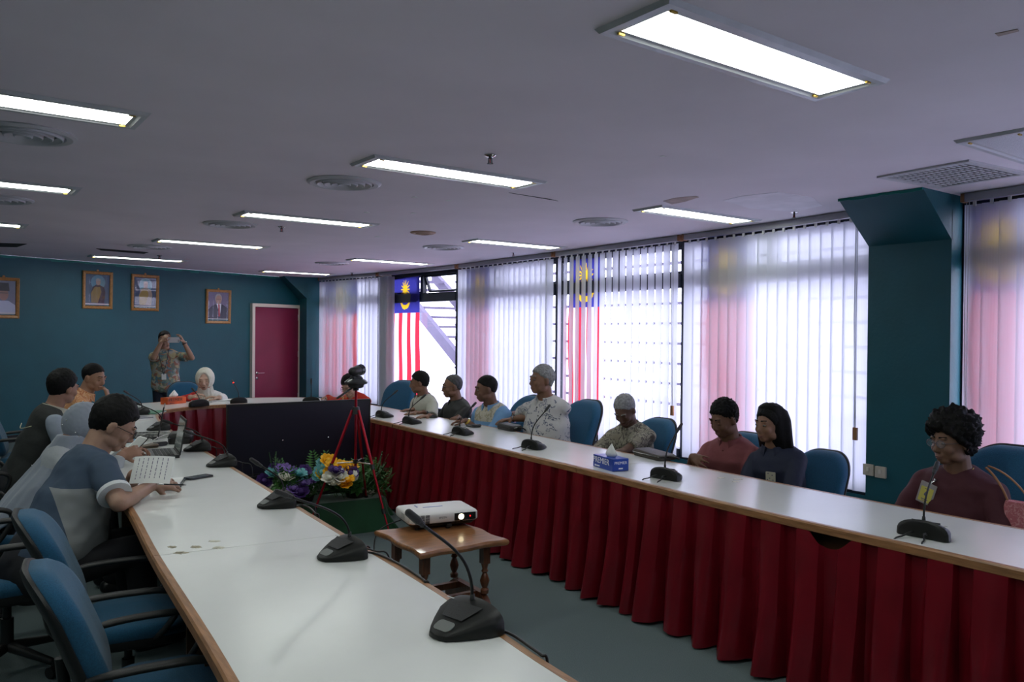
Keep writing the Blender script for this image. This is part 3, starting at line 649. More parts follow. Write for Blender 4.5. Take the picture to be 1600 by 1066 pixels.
# worn spots on the nearest table
m_worn = mat('worn_laminate', (.30, .27, .19), .8, noise_amt=.4, nscale=90); m_worn2 = mat('yellowed_laminate', (.52, .50, .40), .6, noise_amt=.2, nscale=60)
def blot(name, u, v, ru, rv, ma, T_=0):
    c = G(u, v); P = []
    for k in range(26):
        a = 2*pi*k/26; r = random.uniform(.6, 1.15); q = G(u+ru*r*cos(a), v+rv*r*sin(a)); P.append((q.x, q.y))
    b = BM(); prism(b, [(x-TABLES[T_].location.x, y-TABLES[T_].location.y) for x, y in P], T-.001, T+.0006); obj(name, b, ma, TABLES[T_])
for u, v, a, c in ((269, 855, 7, 2), (282, 864, 12, 2.2), (306, 855, 9, 2.6)): blot('worn_patch', u, v, a, c, m_worn, 0)
for u, v, a, c in ((335, 846, 9, 1.6), (342, 856, 11, 2.2)): blot('worn_patch', u, v, a, c, m_worn2, 0)
for u, v, a, c in ((1127, 747, 6, 1), (1152, 749, 9, 1), (1150, 753, 6, 1)): blot('worn_patch', u, v, a, c, m_worn2, 4)
# ------------------------------------------------------------------ pleated skirts
def skirt(P, y_of, label, z0=.015, ztop=T-.036, period=.18, swag=None):
    """P: path along the inner table edge; n points outward (towards the middle of the room)"""
    S = [0]
    for a, c in zip(P, P[1:]): S.append(S[-1]+(c-a).length)
    L = S[-1]
    def at(s):
        for i in range(len(S)-1):
            if s <= S[i+1] or i == len(S)-2:
                f = (s-S[i])/(S[i+1]-S[i]); p = P[i].lerp(P[i+1], f); d = (P[i+1]-P[i]).normalized(); return p, d
    rnd = random.Random(3); npl = int(L/period); edges = [0]
    for i in range(npl): edges.append(edges[-1]+period*rnd.uniform(.8, 1.2))
    k = L/edges[-1]; edges = [e*k for e in edges]; amp = [rnd.uniform(.7, 1.15) for _ in edges]; sk = [rnd.uniform(-.02, .03) for _ in edges]; bend = [rnd.uniform(-.015, .02) for _ in edges]
    nz = 16; rows = []; cols = []
    per = 16
    for i in range(npl):
        for j in range(per): cols.append((i, j/per))
    cols.append((npl-1, 1.0))
    for iz in range(nz+1):
        f = iz/nz; row = []
        for i, u in cols:
            e0, e1 = edges[i], edges[i+1]
            # knife pleat: flat face, sharp fold, deep shadowed return
            if u < .58: prof = .030+.012*sin(u/.58*pi)*f; uu = u*1.0
            elif u < .66: prof = .030-.030*(u-.58)/.08; uu = .58+(u-.58)*.2
            else: prof = .0+.018*sin((u-.66)/.34*pi*.5)**2*f; uu = .596+(u-.66)/.34*.404
            rnd_ = (.016*sin(2*pi*u)+.008*sin(4*pi*u+i))*f
            a_ = amp[i]*(1-u)+amp[i+1]*u
            out = (prof*(.9+1.6*f)+rnd_*1.3)*a_ + .02*f + .008
            s = e0+(e1-e0)*uu + (sk[i]*(1-u)+sk[i+1]*u)*f + .006*sin(f*5+i)*f
            if u >= .999: s = e1 + sk[i+1]*f + .006*sin(f*5+i+1)*f
            s = min(max(s, 0), L); p, d = at(s); n = V((-d.y, d.x, 0))
            z = ztop-(ztop-z0)*f
            if swag and swag[0] < i+u < swag[1]:
                w_ = sin((i+u-swag[0])/(swag[1]-swag[0])*pi); z -= .06*w_*(1-f)**1.5; out += .02*w_*(1-f)
            q = p + n*out*y_of; row.append((q.x, q.y, z + (.006*sin(i*2.1+u*6) if iz == nz else 0)))
        rows.append(row)
    c = P[len(P)//2]
    b = BM(); g = [[b.verts.new((x-c.x, y-c.y, z)) for x, y, z in r] for r in rows]
    for r0, r1 in zip(g, g[1:]):
        for i in range(len(r0)-1): b.faces.new((r0[i], r0[i+1], r1[i+1], r1[i]))
    o = obj('table_skirt', b, m_red, None, radians(50), (c.x, c.y, 0)); return tag(o, label, 'table skirt', 'maroon pleated table skirts')
ic = lambda A, B, d: [p+(q-p).normalized()*d for p, q in zip(A, B)]
Pr = ic(INs, OUs, .03)
skirt(Pr[15*N_+2:], -1, 'maroon satin skirt pleated along the long right-hand table', swag=(31.3, 32.3))
SK = bpy.context.scene.objects.get('table_skirt')
skirt(Pr[9*N_-3:15*N_+1], -1, 'brighter maroon pleated skirt on the curved head table behind the screen')

# ------------------------------------------------------------------ conference microphones
m_mic = mat('microphone_black', (.009, .0095, .009), .45, bump=.04, bscale=500, spec=.3)
m_btn = mat('grey_talk_button', (.22, .23, .22), .3, .2); m_led = mat('white_print', (.55, .55, .55), .5); m_redled = mat('red_light_ring', (.6, .01, .01), .3, emit=(1, .03, .02), estr=3)
m_mesh = mat('grille_mesh', (.03, .03, .032), .45, bump=.8, bscale=900)
def microphone(lean, rise, label, bend=0., s=1., cable=0, led=False):
    """local frame: user side is -x, vertical back face at +x"""
    t = empty('conference_microphone', (0, 0, T+.001), 0, label, 'microphone', 'black gooseneck microphones on the tables')
    # base: wide back, rounded nose, top surface ramping up to the back
    b = BM(); rs = []
    sec = [(-.090, .010, .012), (-.085, .030, .017), (-.062, .050, .027), (-.03, .072, .041), (.005, .092, .056), (.035, .102, .069), (.050, .100, .071), (.058, .092, .064), (.060, .088, .052)]
    for x, hw, h in sec:
        r = []
        for k in range(17):
            a = pi*k/16; r.append(V((x*s, hw*cos(a)*(1 if k not in (0, 16) else 1)*s, (.004+(h-.004)*sin(a)**(.42 if x < .03 else .6))*s)))
        r += [V((x*s, -hw*.98*s, .001)), V((x*s, hw*.98*s, .001))]
        rs.append(r)
    rings(b, rs); obj('base', b, m_mic, t, radians(35))
    b = BM(); Mb = Matrix.Translation((-.062*s, 0, .0262*s)) @ Matrix.Rotation(radians(-23), 4, 'Y')
    prism(b, rrect(.034*s, .056*s, .012*s), 0, .002); [setattr(v, 'co', Mb @ v.co) for v in b.verts]; obj('talk_button', b, m_btn, t, radians(40))
    b = BM(); Mb = Matrix.Translation((-.014*s, 0, .0482*s)) @ Matrix.Rotation(radians(-22.5), 4, 'Y')
    prism(b, [(-.024*s, -.034*s), (.034*s, -.055*s), (.034*s, .055*s), (-.024*s, .034*s)], 0, .0018); [setattr(v, 'co', Mb @ v.co) for v in b.verts]; obj('speaker_grille', b, m_mesh, t)
    b = BM(); box(b, (.030*s, .072*s, .0585*s), (.004, .03, .002)); obj('printed_mark', b, m_led, t)
    # gooseneck
    p0 = V((.035*s, 0, .055*s)); tip = V((.035*s-lean, bend, .055*s+rise))
    pts = bez(p0, p0+V((.012, 0, rise*.55)), tip+V((lean*.45, -bend*.3, -rise*.28)), tip, 16)
    b = BM(); tube(b, pts, .0042*s, 8); cap(b, p0-V((0, 0, .01)), p0+V((.002, 0, .03)), .0085*s, .006*s, flat=True); nk = obj('gooseneck', b, m_mic, t, True)
    d = (pts[-1]-pts[-2]).normalized()
    b = BM(); cap(b, tip-d*.012, tip+d*.012, .0075*s, .0085*s, flat=True); cap(b, tip+d*.012, tip+d*.052, .0105*s, .0095*s); hd = obj('capsule', b, m_mesh, t, True)
    if led: b = BM(); cap(b, tip-d*.002, tip+d*.010, .0092*s, .0092*s, flat=True); obj('light_ring', b, m_redled, hd, True)
    # cables at the back
    if cable:
        b = BM()
        tube(b, [V((.05, .02, .02))]+bez((.058, .02, .02), (.10, .02, .03), (.10, .03, .005), (.125, .035, .006), 6)+bez((.13, .035, .006), (.17, .04, .006), (.165, .05, -.03), (.160, .05, -.16), 8)[1:], .0036, 6)
        tube(b, [V((.05, -.03, .02))]+bez((.058, -.03, .02), (.09, -.035, .03), (.11, -.05, .005), (.13, -.06, .006), 6)+bez((.135, -.06, .006), (.175, -.07, .006), (.165, -.085, -.03), (.160, -.09, -.16), 8)[1:], .0036, 6)
        cap(b, (.055, .02, .02), (.082, .02, .022), .0065, flat=True)
        obj('cable', b, m_blk, t, True)
    return t
def place(t, p, rz=0): t.location = (p.x, p.y, t.location.z if p.z == 0 else p.z); t.rotation_euler = (0, 0, rz); return t
place(microphone(.20, .27, 'black conference microphone nearest the camera, in front of the projector table', s=1.12), G(722, 985)+V((0, 0, .001)), radians(12))
place(microphone(.25, .20, 'black conference microphone second from the camera on the left table', cable=1), G(533, 870)+V((0, 0, .001)), radians(8))
place(microphone(.12, .15, 'black conference microphone on the left table level with the flower boxes', cable=1), G(432, 791)+V((0, 0, .001)), radians(6))
place(microphone(.22, .16, 'black conference microphone just left of the big black screen corner', cable=1), G(346, 728)+V((0, 0, .001)), radians(10))
place(microphone(.22, .15, 'black conference microphone directly behind the nearer laptop screen', cable=1), G(308, 704)+V((0, 0, .001)), radians(10))
place(microphone(.20, .17, 'black conference microphone behind the farther laptop screen'), G(247, 672)+V((0, 0, .001)), radians(18))
place(microphone(.16, .16, 'black conference microphone farthest on the left table near the paper piles'), G(217, 648)+V((0, 0, .001)), radians(30))
place(microphone(.10, .10, 'black conference microphone lying low beside the orange tissue box', s=1.15), G(308, 635)+V((0, 0, .001)), radians(-75))
place(microphone(.15, .17, 'black conference microphone with red light ring, in front of the woman in white headscarf', led=True), G(371, 630)+V((0, 0, .001)), radians(-85))
place(microphone(-.0, .17, 'black conference microphone at the far corner beyond the screen by the door'), G(486, 629)+V((0, 0, .001)), radians(-110))
for (u, v), le, ri, l, rz in (((601, 652), .14, .17, 'farthest black conference microphone on the right table, beside the tripod head', 178), ((644, 662), .14, .17, 'black conference microphone in front of the man in the cream shirt', 178), ((724, 679), .13, .165, 'black conference microphone in front of the man in light blue', 180),
                              ((836, 701), .15, .215, 'black conference microphone between the man in leaf print and the empty chair', 181), ((1045, 748), .14, .215, 'black conference microphone beside the flat dark pouch', 184), ((1449, 838), .15, .20, 'black conference microphone nearest the woman in maroon', 184)):
    place(microphone(le, ri, l, cable=1, bend=-.02, s=1.0 if u < 1400 else 1.05), G(u, v)+V((0, 0, .001)), radians(rz))

# ------------------------------------------------------------------ things on the tables
def tissue_box(p, rz, col, label, L=.235, W=.115, H=.075, word='PREMIER', colw=(.85, .85, .88), side2=None):
    t = empty('tissue_box', (p.x, p.y, T+.001), rz, label, 'tissue box')
    b = BM(); box(b, (0, 0, H/2), (L, W, H), bev=.002); bx = obj('carton', b, col, t)
    mw = mat('print_'+label[:6], colw, .4)
    lettering(word, .052, mw, bx, basis((-.02, -W/2-.0004, H*.62), (1, 0, 0), (0, 0, 1), (0, -1, 0)))
    lettering(word, .024, mw, bx, basis((L/2+.0004, 0, H*.66), (0, 1, 0), (0, 0, 1), (1, 0, 0)))
    b = BM(); cap(b, (-.09, -W/2-.0002, .012), (-.09, -W/2-.001, .012), .006, flat=True); box(b, (-.06, -W/2-.0006, .012), (.045, .001, .007)); box(b, (L/2+.0006, 0, .016), (.001, .03, .008)); obj('printed_mark', b, mw, bx)
    b = BM(); rs = []
    for i, (z, r) in enumerate(((-.005, .020), (.012, .034), (.026, .030), (.045, .019), (.062, .010), (.072, .002))):
        rs.append([V((r*1.6*cos(a)*(1+.30*sin(3*a+i*.5))+.012*i/5, r*.7*sin(a)*(1+.4*cos(4*a+i*.4)), H+z+.010*sin(3*a)*(i/5))) for a in [2*pi*k/18 for k in range(18)]])
    rings(b, rs); obj('tissue', b, m_paper, t, True)
    return t
tissue_box(G(954, 732), radians(-102)+pi/2*0, mat('blue_carton', (.015, .06, .38), .3), 'blue tissue box with white lettering and a pulled tissue on the right table')
tissue_box(G(271, 631), radians(28), mat('orange_carton', (.65, .10, .02), .3, noise_amt=.3, nscale=8), 'orange tissue box with black lettering on the head table', colw=(.02, .02, .02), L=.26)
def pouch(p, rz, L, W, H, ma, label, cat, name, strap=True):
    t = empty(name, (p.x, p.y, T+.001), rz, label, cat)
    b = BM(); rs = []
    for z, k in ((0, .94), (H*.25, 1), (H*.7, 1), (H*.95, .93), (H, .85)):
        rs.append([V((x*k, y*k, z+(.006*sin(x*30) if z > 0 else 0))) for x, y in rrect(L, W, .03)])
    rings(b, rs); bd = obj('body', b, ma, t, radians(50))
    b = BM(); tube(b, [V((x, y, H*.62)) for x, y in rrect(L+.004, W+.004, .03)+[rrect(L+.004, W+.004, .03)[0]]], .0025, 5); obj('zip', b, m_blkg, bd)
    if strap: b = BM(); tube(b, bez((L/2-.01, 0, H*.6), (L/2+.05, .03, H), (L/2+.06, .06, .0), (L/2-.02, .09, .006), 8), .006, 6); obj('wrist_strap', b, ma, t, True)
    return t
m_leath = mat('black_leather', (.015, .014, .014), .42, bump=.3, bscale=150); m_brleath = mat('dark_brown_leather', (.045, .035, .028), .55, bump=.3, bscale=120)
pouch(G(1022, 715), radians(-100), .32, .15, .042, m_brleath, 'flat dark brown leather pouch beside the microphone on the right table', 'pouch', 'pouch')
pouch(G(796, 672), radians(-95), .26, .12, .05, m_leath, 'thick black zipped clutch bag under the hand of the man in leaf print', 'bag', 'clutch_bag')
pouch(G(740, 667), radians(-95), .16, .09, .02, m_leath, 'thin black wallet in front of the man in light blue', 'wallet', 'wallet', False)
pouch(G(231, 700), radians(10), .14, .09, .02, mat('tan_brown_leather', (.10, .07, .04), .5, bump=.4, bscale=60), 'brown leather wallet behind the nearer laptop keyboard', 'wallet', 'wallet', False)
def phone(p, rz, label, tilt=None, z=None, case=m_blkg, scr=None):
    t = empty('mobile_phone', (p.x, p.y, T+.001 if z is None else z), rz, label, 'phone')
    if tilt is not None: t.rotation_euler = tilt
    b = BM(); prism(b, rrect(.152, .076, .012), 0, .009); obj('case', b, case, t, radians(40))
    b = BM(); prism(b, rrect(.143, .068, .008), .009, .0098); obj('screen', b, scr or mat('phone_screen', (.008, .015, .022), .22, spec=.3), t)
    b = BM(); cap(b, (.062, .022, -.001), (.062, .022, .0), .007, flat=True); cap(b, (.062, .004, -.001), (.062, .004, .0), .007, flat=True); obj('camera_lens', b, m_blk, t)
    return t
phone(G(310, 747), radians(20), 'black mobile phone lying alone on the left table')
# open laptops
m_lap = mat('laptop_plastic', (.02, .021, .023), .4); m_key = mat('keycap', (.03, .03, .032), .55); m_scr = mat('dim_laptop_screen', (.05, .06, .055), .12, emit=(.3, .36, .33), estr=.10)
def laptop(p, rz, label, open_=100):
    t = empty('laptop', (p.x, p.y, T+.001), rz, label, 'laptop')
    # user on -x side, hinge on +x
    b = BM(); prism(b, rrect(.25, .36, .01), .0, .020); bs_ = obj('keyboard_base', b, m_lap, t, radians(40))
    b = BM()
    for i in range(5):
        for j in range(14): box(b, (.085-i*.024, -.15+j*.023, .0215), (.018, .018, .003))
    kb = obj('keyboard', b, m_key, bs_); kb['kind'] = 'stuff'
    b = BM(); box(b, (-.07, 0, .0205), (.065, .10, .001)); obj('touchpad', b, m_btn, bs_)
    a = radians(open_-90); Ml = Matrix.Translation((.122, 0, .016)) @ Matrix.Rotation(a, 4, 'Y')
    b = BM(); box(b, (.004, 0, .118), (.008, .36, .236), Ml, bev=.002); ld = obj('lid', b, m_lap, t)
    b = BM(); box(b, (-.0006, 0, .120), (.001, .335, .20), Ml); obj('screen', b, m_scr, ld)
    b = BM(); cap(b, (.122, -.15, .018), (.122, .15, .018), .007); obj('hinge', b, m_blk, t)
    return t
laptop(G(245, 712), radians(-8), 'open black laptop nearest the man in the blue-grey polo')
laptop(G(216, 684)+V((0.02, 0, 0)), radians(-14), 'second open laptop farther back, beside the small blue book')
# adapter, cables, mouse, papers
t = empty('power_adapter', G(250, 697)+V((0, 0, .001)), radians(20), 'black power adapter block between the two laptops', 'adapter')
b = BM(); box(b, (0, 0, .014), (.10, .045, .028), bev=.006); obj('brick_case', b, m_blk, t, radians(40))
b = BM(); tube(b, bez((.05, 0, .012), (.10, 0, .01), (.10, .10, .005), (.18, .14, .005), 10), .003, 6); tube(b, bez((-.05, 0, .012), (-.10, 0, .01), (-.1, .10, .005), (-.02, .2, .005), 10), .003, 6); obj('lead', b, m_blk, t, True)
m_wc = mat('white_cable_jacket', (.6, .6, .58), .5)
b = BM()
p = G(245, 690); c0 = V((p.x, p.y, 0))
for j in range(6):
    q = [V((random.uniform(-.14, .22), random.uniform(-.2, .45), .006+.005*j)) for _ in range(5)]; tube(b, catmull(q, 6), .003, 6)
tag(obj('cable_tangle', b, m_wc, None, True, loc=(c0.x, c0.y, T)), 'tangle of white leads among the microphones and laptops', 'cable')
for (u, v), l in (((275, 688), 'black cloth bag or case beside the nearer laptop lid'),):
    pouch(G(u+8, v+3)+V((0, 0, 0)), radians(70), .26, .16, .075, m_leath, 'black case behind the nearer laptop next to the microphones', 'case', 'equipment_case', False)
m_bk = mat('blue_book_cover', (.03, .22, .42), .5)
def paper_pile(p, rz, n, label, w=.21, l=.297, top=None, name='paper_pile'):
    t = empty(name, (p.x, p.y, T+.001), rz, label, 'papers')
    for i in range(n):
        b = BM(); Mp = Matrix.Rotation(random.uniform(-.08, .08), 4, 'Z'); box(b, (random.uniform(-.008, .008), random.uniform(-.008, .008), .004+i*.0085), (l, w, .008), Mp)
        obj('document', b, top if (top and i == n-1) else m_paper, t)
    return t
paper_pile(G(205, 692)+V((-.1, 0, 0)), radians(5), 2, 'papers under a small blue book behind the laptops', top=m_bk)
paper_pile(G(225, 672)+V((-.25, .05, 0)), radians(15), 3, 'low pile of white documents in front of the man in orange')
paper_pile(G(205, 657), radians(25), 3, 'pile of documents with grey cover near the farthest left microphone', top=mat('grey_folder', (.25, .25, .28), .5))
paper_pile(G(236, 646), radians(60), 2, 'flat documents with a green folder near the head table corner', top=mat('green_folder', (.03, .20, .10), .5))
paper_pile(G(345, 628)+V((0, .12, 0)), radians(15), 2, 'white papers in front of the woman in the white headscarf')
# clipboard with printed sheet
cb = empty('clipboard', G(255, 757)+V((-.02, -.01, .002)), radians(-20), 'black clipboard of printed sheets under the writing hand', 'clipboard')
b = BM(); prism(b, rrect(.24, .33, .01), 0, .006); obj('board', b, m_blkg, cb)
b = BM(); box(b, (0, 0, .008), (.21, .297, .003)); obj('sheet', b, m_paper, cb)
m_ink = mat('ink', (.12, .11, .2), .8)
# lifted page the left hand holds upright: lines of writing are built as thin strips
pg = empty('notebook_page', (0, 0, 0), 0, 'upright white lined page with handwriting held by the man in the polo', 'paper')
ctr = dep(238, 735, 3.95)
pg.location = ctr
X_ = rgt.copy(); Y_ = (V((0, 0, .85))+fwd*.45).normalized(); Nn = X_.cross(Y_).normalized(); Y_ = Nn.cross(X_)
w2, h2 = .100, .070
b = BM(); rs = []
for i in range(9):
    x = -w2+2*w2*i/8; z = .012*sin(i/8*pi); rs.append([V(X_*x+Y_*y+Nn*(z+o)) for y, o in ((-h2, 0), (h2, 0), (h2, .002), (-h2, .002))])
rings(b, rs); obj('sheet', b, m_paper, pg)
b = BM()
for r in range(7):
    x = w2*.72-r*w2*.24
    y = h2*.85
    while y > -h2*.6:
        l_ = random.uniform(.006, .018); z = .012*sin((x+w2)/(2*w2)*pi)+.0028
        plate(b, X_*x+Y_*y+Nn*z, X_, Y_, Nn, [(-.0015, -l_), (.0015, -l_), (.0015, 0), (-.0015, 0)], .0004); y -= l_+.006
obj('writing', b, m_ink, pg)
# ------------------------------------------------------------------ big screen standing in the middle
t = empty('display_screen', (2.72, 6.88, 0), radians(-3), 'large black flat display standing on the floor inside the U of tables', 'screen')
TZ = 1.0
tl, tr_ = dep(353, 631, (CZ-.97)/.0907*1.0), None
WS = 1.30; zb, zt = .33, .955
b = BM(); box(b, (0, 0, (zb+zt)/2), (WS, .03, zt-zb), bev=.006); obj('back_panel', b, mat('screen_back', (.012, .010, .022), .35), t)
b = BM()
for cx, cz, sx, sz in ((0, zt-.008, WS+.012, .018), (-WS/2, (zb+zt)/2, .014, zt-zb), (WS/2, (zb+zt)/2, .014, zt-zb)): box(b, (cx, 0, cz), (sx, .04, sz))
obj('bezel', b, m_blk, t)
b = BM(); box(b, (0, .01, zb-.06), (WS, .10, .14), bev=.02); box(b, (-.18, -.05, zb-.05), (.5, .03, .10), bev=.01); obj('lower_housing', b, m_blk, t)
b = BM(); box(b, (0, .0, .10), (WS*.9, .30, .12), bev=.01); box(b, (-.3, .02, .18), (.06, .06, .14)); box(b, (.3, .02, .18), (.06, .06, .14)); obj('stand', b, m_blk, t)
b = BM(); box(b, (0, 0, .02), (WS*.95, .36, .04)); obj('foot', b, m_blk, t)
for x in (-.18, .24):
    b = BM(); cap(b, (x, -.014, .62), (x, -.03, .62), .011, .008); obj('mounting_stud', b, m_steel, t, True)
# ------------------------------------------------------------------ side table and projector
p1, p2, p3 = G(592, 828, .46), G(656, 866, .46), G(796, 843, .46)
ax = (p3-p2); Lx = ax.length; ax.normalize(); ay = V((-ax.y, ax.x, 0)); Ly = max(.45, abs((p1-p2).dot(ay))); cc = p2+ax*Lx/2+ay*Ly/2
t = empty('side_table', (cc.x, cc.y, 0), atan2(ax.y, ax.x), 'varnished teak side table with turned legs carrying the projector', 'table')
def wavy(L, W, k=0):
    o = []
    for i in range(12): u = i/12; o.append((-L/2+L*u, -W/2+.018*sin(2*pi*u)**2*(1-k)))
    for i in range(12): u = i/12; o.append((L/2-.018*sin(2*pi*u)**2*(1-k), -W/2+W*u))
    for i in range(12): u = i/12; o.append((L/2-L*u, W/2-.018*sin(2*pi*u)**2*(1-k)))
    for i in range(12): u = i/12; o.append((-L/2+.018*sin(2*pi*u)**2*(1-k), W/2-W*u))
    return o
b = BM(); rs = []
for z, d in ((.425, .03), (.430, .012), (.438, .004), (.446, .0), (.455, .006), (.460, .016)):
    rs.append([V((x, y, z)) for x, y in wavy(Lx-d, Ly-d)])
rings(b, rs); obj('table_top', b, m_teak, t, radians(30))
for sy in (-1, 1):
    for sx in (-.55, .55):
        x, y = sx*Lx*.62, sy*Ly*.30
        b = BM(); lathe(b, [(.022, .15), (.024, .17), (.014, .18), (.022, .20), (.027, .22), (.019, .245), (.012, .262), (.020, .272), (.014, .285), (.018, .30), (.022, .315)], c=(x, y, 0)); box(b, (x, y, .37), (.044, .044, .11)); obj('turned_leg', b, m_teakdk, t, radians(45))
for sx in (-1, 1):
    x = sx*Lx*.34; b = BM()
    P = [(-Ly*.42, 0), (-Ly*.34, 0), (-Ly*.33, .04), (-Ly*.2, .075), (0, .085), (Ly*.2, .075), (Ly*.33, .04), (Ly*.34, 0), (Ly*.42, 0), (Ly*.43, .05), (Ly*.34, .12), (Ly*.26, .15), (-Ly*.26, .15), (-Ly*.34, .12), (-Ly*.43, .05)]
    plate(b, V((x-.018, 0, 0)), V((0, 1, 0)), V((0, 0, 1)), V((1, 0, 0)), P, .036); obj('trestle_foot', b, m_teakdk, t)
for y in (-.10, .10):
    b = BM(); box(b, (0, y, .13), (Lx*.68, .03, .035)); obj('stretcher', b, m_teakdk, t)
tb = t
pj = empty('projector', G(690, 822, .46)+V((.0, .06, .001)), radians(-12), 'white desktop projector with lit lens on the side table', 'projector')
m_pw = mat('projector_white', (.72, .70, .68), .4); 
W3, D3 = .42, .29; b = BM(); rs = []
def pjring(k, z, w, d):
    return [V((x, y, z)) for x, y in rrect(w, d, .025)]
for z, w, d in ((.035, W3-.06, D3-.05), (.040, W3-.01, D3-.01), (.048, W3, D3), (.085, W3, D3), (.095, W3-.015, D3-.015), (.100, W3-.06, D3-.05)): rs.append(pjring(0, z, w, d))
rings(b, rs); obj('housing', b, m_pw, pj, radians(40))
b = BM(); rs = []
for z, w, d in ((.012, W3-.10, D3-.09), (.018, W3-.05, D3-.05), (.036, W3-.02, D3-.02)): rs.append(pjring(0, z, w, d))
rings(b, rs); obj('underside', b, m_blk, pj, radians(40))
# front is the -y face
b = BM(); box(b, (W3/2-.085, -D3/2-.0015, .066), (.13, .006, .042), bev=.001); lp = obj('lens_panel', b, m_blkg, pj)
b = BM(); Ml = basis((W3/2-.110, -D3/2-.003, .066), (1, 0, 0), (0, 0, 1), (0, -1, 0)); lathe(b, [(.023, 0), (.023, .006), (.019, .006), (.018, .0)], M=Ml); obj('lens_ring', b, m_blk, lp, True)
b = BM(); lathe(b, [(.001, .004), (.017, .002), (.017, 0), (.001, 0)], M=Ml); obj('lens', b, mat('lit_lens', (.9, .8, .5), .2, emit=(1, .86, .55), estr=4), lp, True)
b = BM(); box(b, (W3/2-.055, -D3/2-.0055, .066), (.006, .002, .008)); obj('indicator', b, mat('red_indicator', (.5, .0, .0), .3, emit=(1, .02, .02), estr=2), lp)
lettering('EPSON', .016, mat('dark_print', (.08, .08, .09), .5), pj, basis((-.01, -D3/2-.0006, .068), (1, 0, 0), (0, 0, 1), (0, -1, 0)))
for g in range(3):
    for i in range(8):
        b = BM(); box(b, (-W3/2+.048+g*.030, -D3/2-.0006, .044+i*.0062), (.024, .003, .0034)); obj('vent_slot', b, m_blk, pj)
b = BM()
for i in range(7): box(b, (-W3/2-.0008, -.02, .052+i*.005), (.001, .07-.006*(i % 3), .0018))
obj('printed_notice', b, mat('grey_print', (.2, .2, .2), .5), pj)
b = BM(); box(b, (-.02, .01, .1008), (.12, .012, .002)); [cap(b, (-.11, .03+.02*i, .099), (-.11, .03+.02*i, .102), .006, flat=True) for i in range(3)]; obj('control_pad', b, mat('control_blue_print', (.35, .38, .6), .4), pj)
for x, y in ((-W3/2+.06, -D3/2+.05), (W3/2-.06, D3/2-.05), (-W3/2+.06, D3/2-.05)):
    b = BM(); cap(b, (x, y, 0), (x, y, .014), .012, flat=True); obj('rubber_foot', b, m_blk, pj)
b = BM(); cap(b, (.03, -D3/2+.03, 0), (.03, -D3/2+.03, .02), .014, flat=True); box(b, (.03, -D3/2+.01, .02), (.03, .02, .016)); obj('adjuster', b, m_blk, pj)
b = BM(); q = G(690, 822, .46); tube(b, catmull([V((q.x-.12, q.y+.17, .50)), V((q.x-.30, q.y+.24, .40)), V((q.x-.36, q.y+.1, .15)), V((q.x-.42, q.y-.1, .008)), V((q.x-.6, q.y+.4, .006))], 8), .004, 6)
tag(obj('power_lead', b, m_blk, None, True), 'black lead running from the projector down to the carpet', 'cable')
# ------------------------------------------------------------------ red tripod with camera
F1, F2 = G(614, 857, 0), G(577, 823, 0)
ap = dep(556, 641, 6.05); cx, cy = ap.x, ap.y
F3 = V((3*cx-F1.x-F2.x, 3*cy-F1.y-F2.y, 0))
t = empty('tripod', (cx, cy, 0), 0, 'red aluminium tripod with black joints standing before the flower boxes', 'tripod')
za = dep(556, 641, 6.05).z
for Fp in (F1, F2, F3):
    f = V((Fp.x-cx, Fp.y-cy, 0)); a = V((f.x*.07, f.y*.07, za)); 
    b = BM(); m1 = a.lerp(f, .42); m2 = a.lerp(f, .74)
    cap(b, a, m1, .011, flat=True); cap(b, m1, m2, .009, flat=True); cap(b, m2, f+V((0, 0, .012)), .0065, flat=True); lg = obj('leg', b, m_red_al, t, radians(40))
    for m_ in (m1, m2): b = BM(); d_ = (f-a).normalized(); cap(b, m_-d_*.02, m_+d_*.02, .016, flat=True); obj('clamp', b, m_blk, lg)
    b = BM(); cap(b, f+V((0, 0, .012)), f, .012, .008); obj('rubber_foot', b, m_blk, lg, True)
    b = BM(); cap(b, a.lerp(f, .40), V((0, 0, za*.60)), .005); obj('brace', b, m_metal, t, True)
b = BM(); cap(b, (0, 0, za*.52), (0, 0, za+.16), .010, flat=True); obj('centre_column', b, m_red_al, t)
b = BM(); cap(b, (0, 0, za-.03), (0, 0, za+.025), .034, .026, flat=True); cap(b, (0, 0, za*.59), (0, 0, za*.62), .02, flat=True); obj('crown', b, m_blk, t, radians(40))
b = BM(); cap(b, (0, 0, za+.15), (0, 0, za+.21), .022, flat=True); box(b, (0, 0, za+.235), (.09, .07, .05), bev=.01); cap(b, (0, 0, za+.19), (-.16, -.02, za+.10), .008); obj('pan_head', b, m_blk, t, radians(40))
zc = dep(553, 607, 6.05).z
cm = empty('video_camera', (cx, cy, zc), radians(35), 'black round-bodied video camera mounted on the red tripod', 'camera')
b = BM(); lathe(b, [(.03, 0), (.055, .008), (.062, .03), (.085, .036), (.088, .05), (.07, .066), (.035, .08)]); obj('round_base', b, mat('dark_grey_shell', (.05, .05, .055), .25), cm, radians(30))
b = BM(); box(b, (0, 0, .095), (.05, .05, .04), bev=.006); cap(b, (-.05, 0, .13), (.03, 0, .135), .034, .04); obj('camera_body', b, m_blk, cm, True)
b = BM(); cap(b, (.03, 0, .135), (.075, 0, .14), .042, .044, flat=True); obj('lens_barrel', b, m_blkg, cm, radians(40))
b = BM(); cap(b, (.075, 0, .14), (.079, 0, .14), .040, flat=True); obj('lens_glass', b, mat('lens_front', (.35, .36, .4), .15, .5), cm)
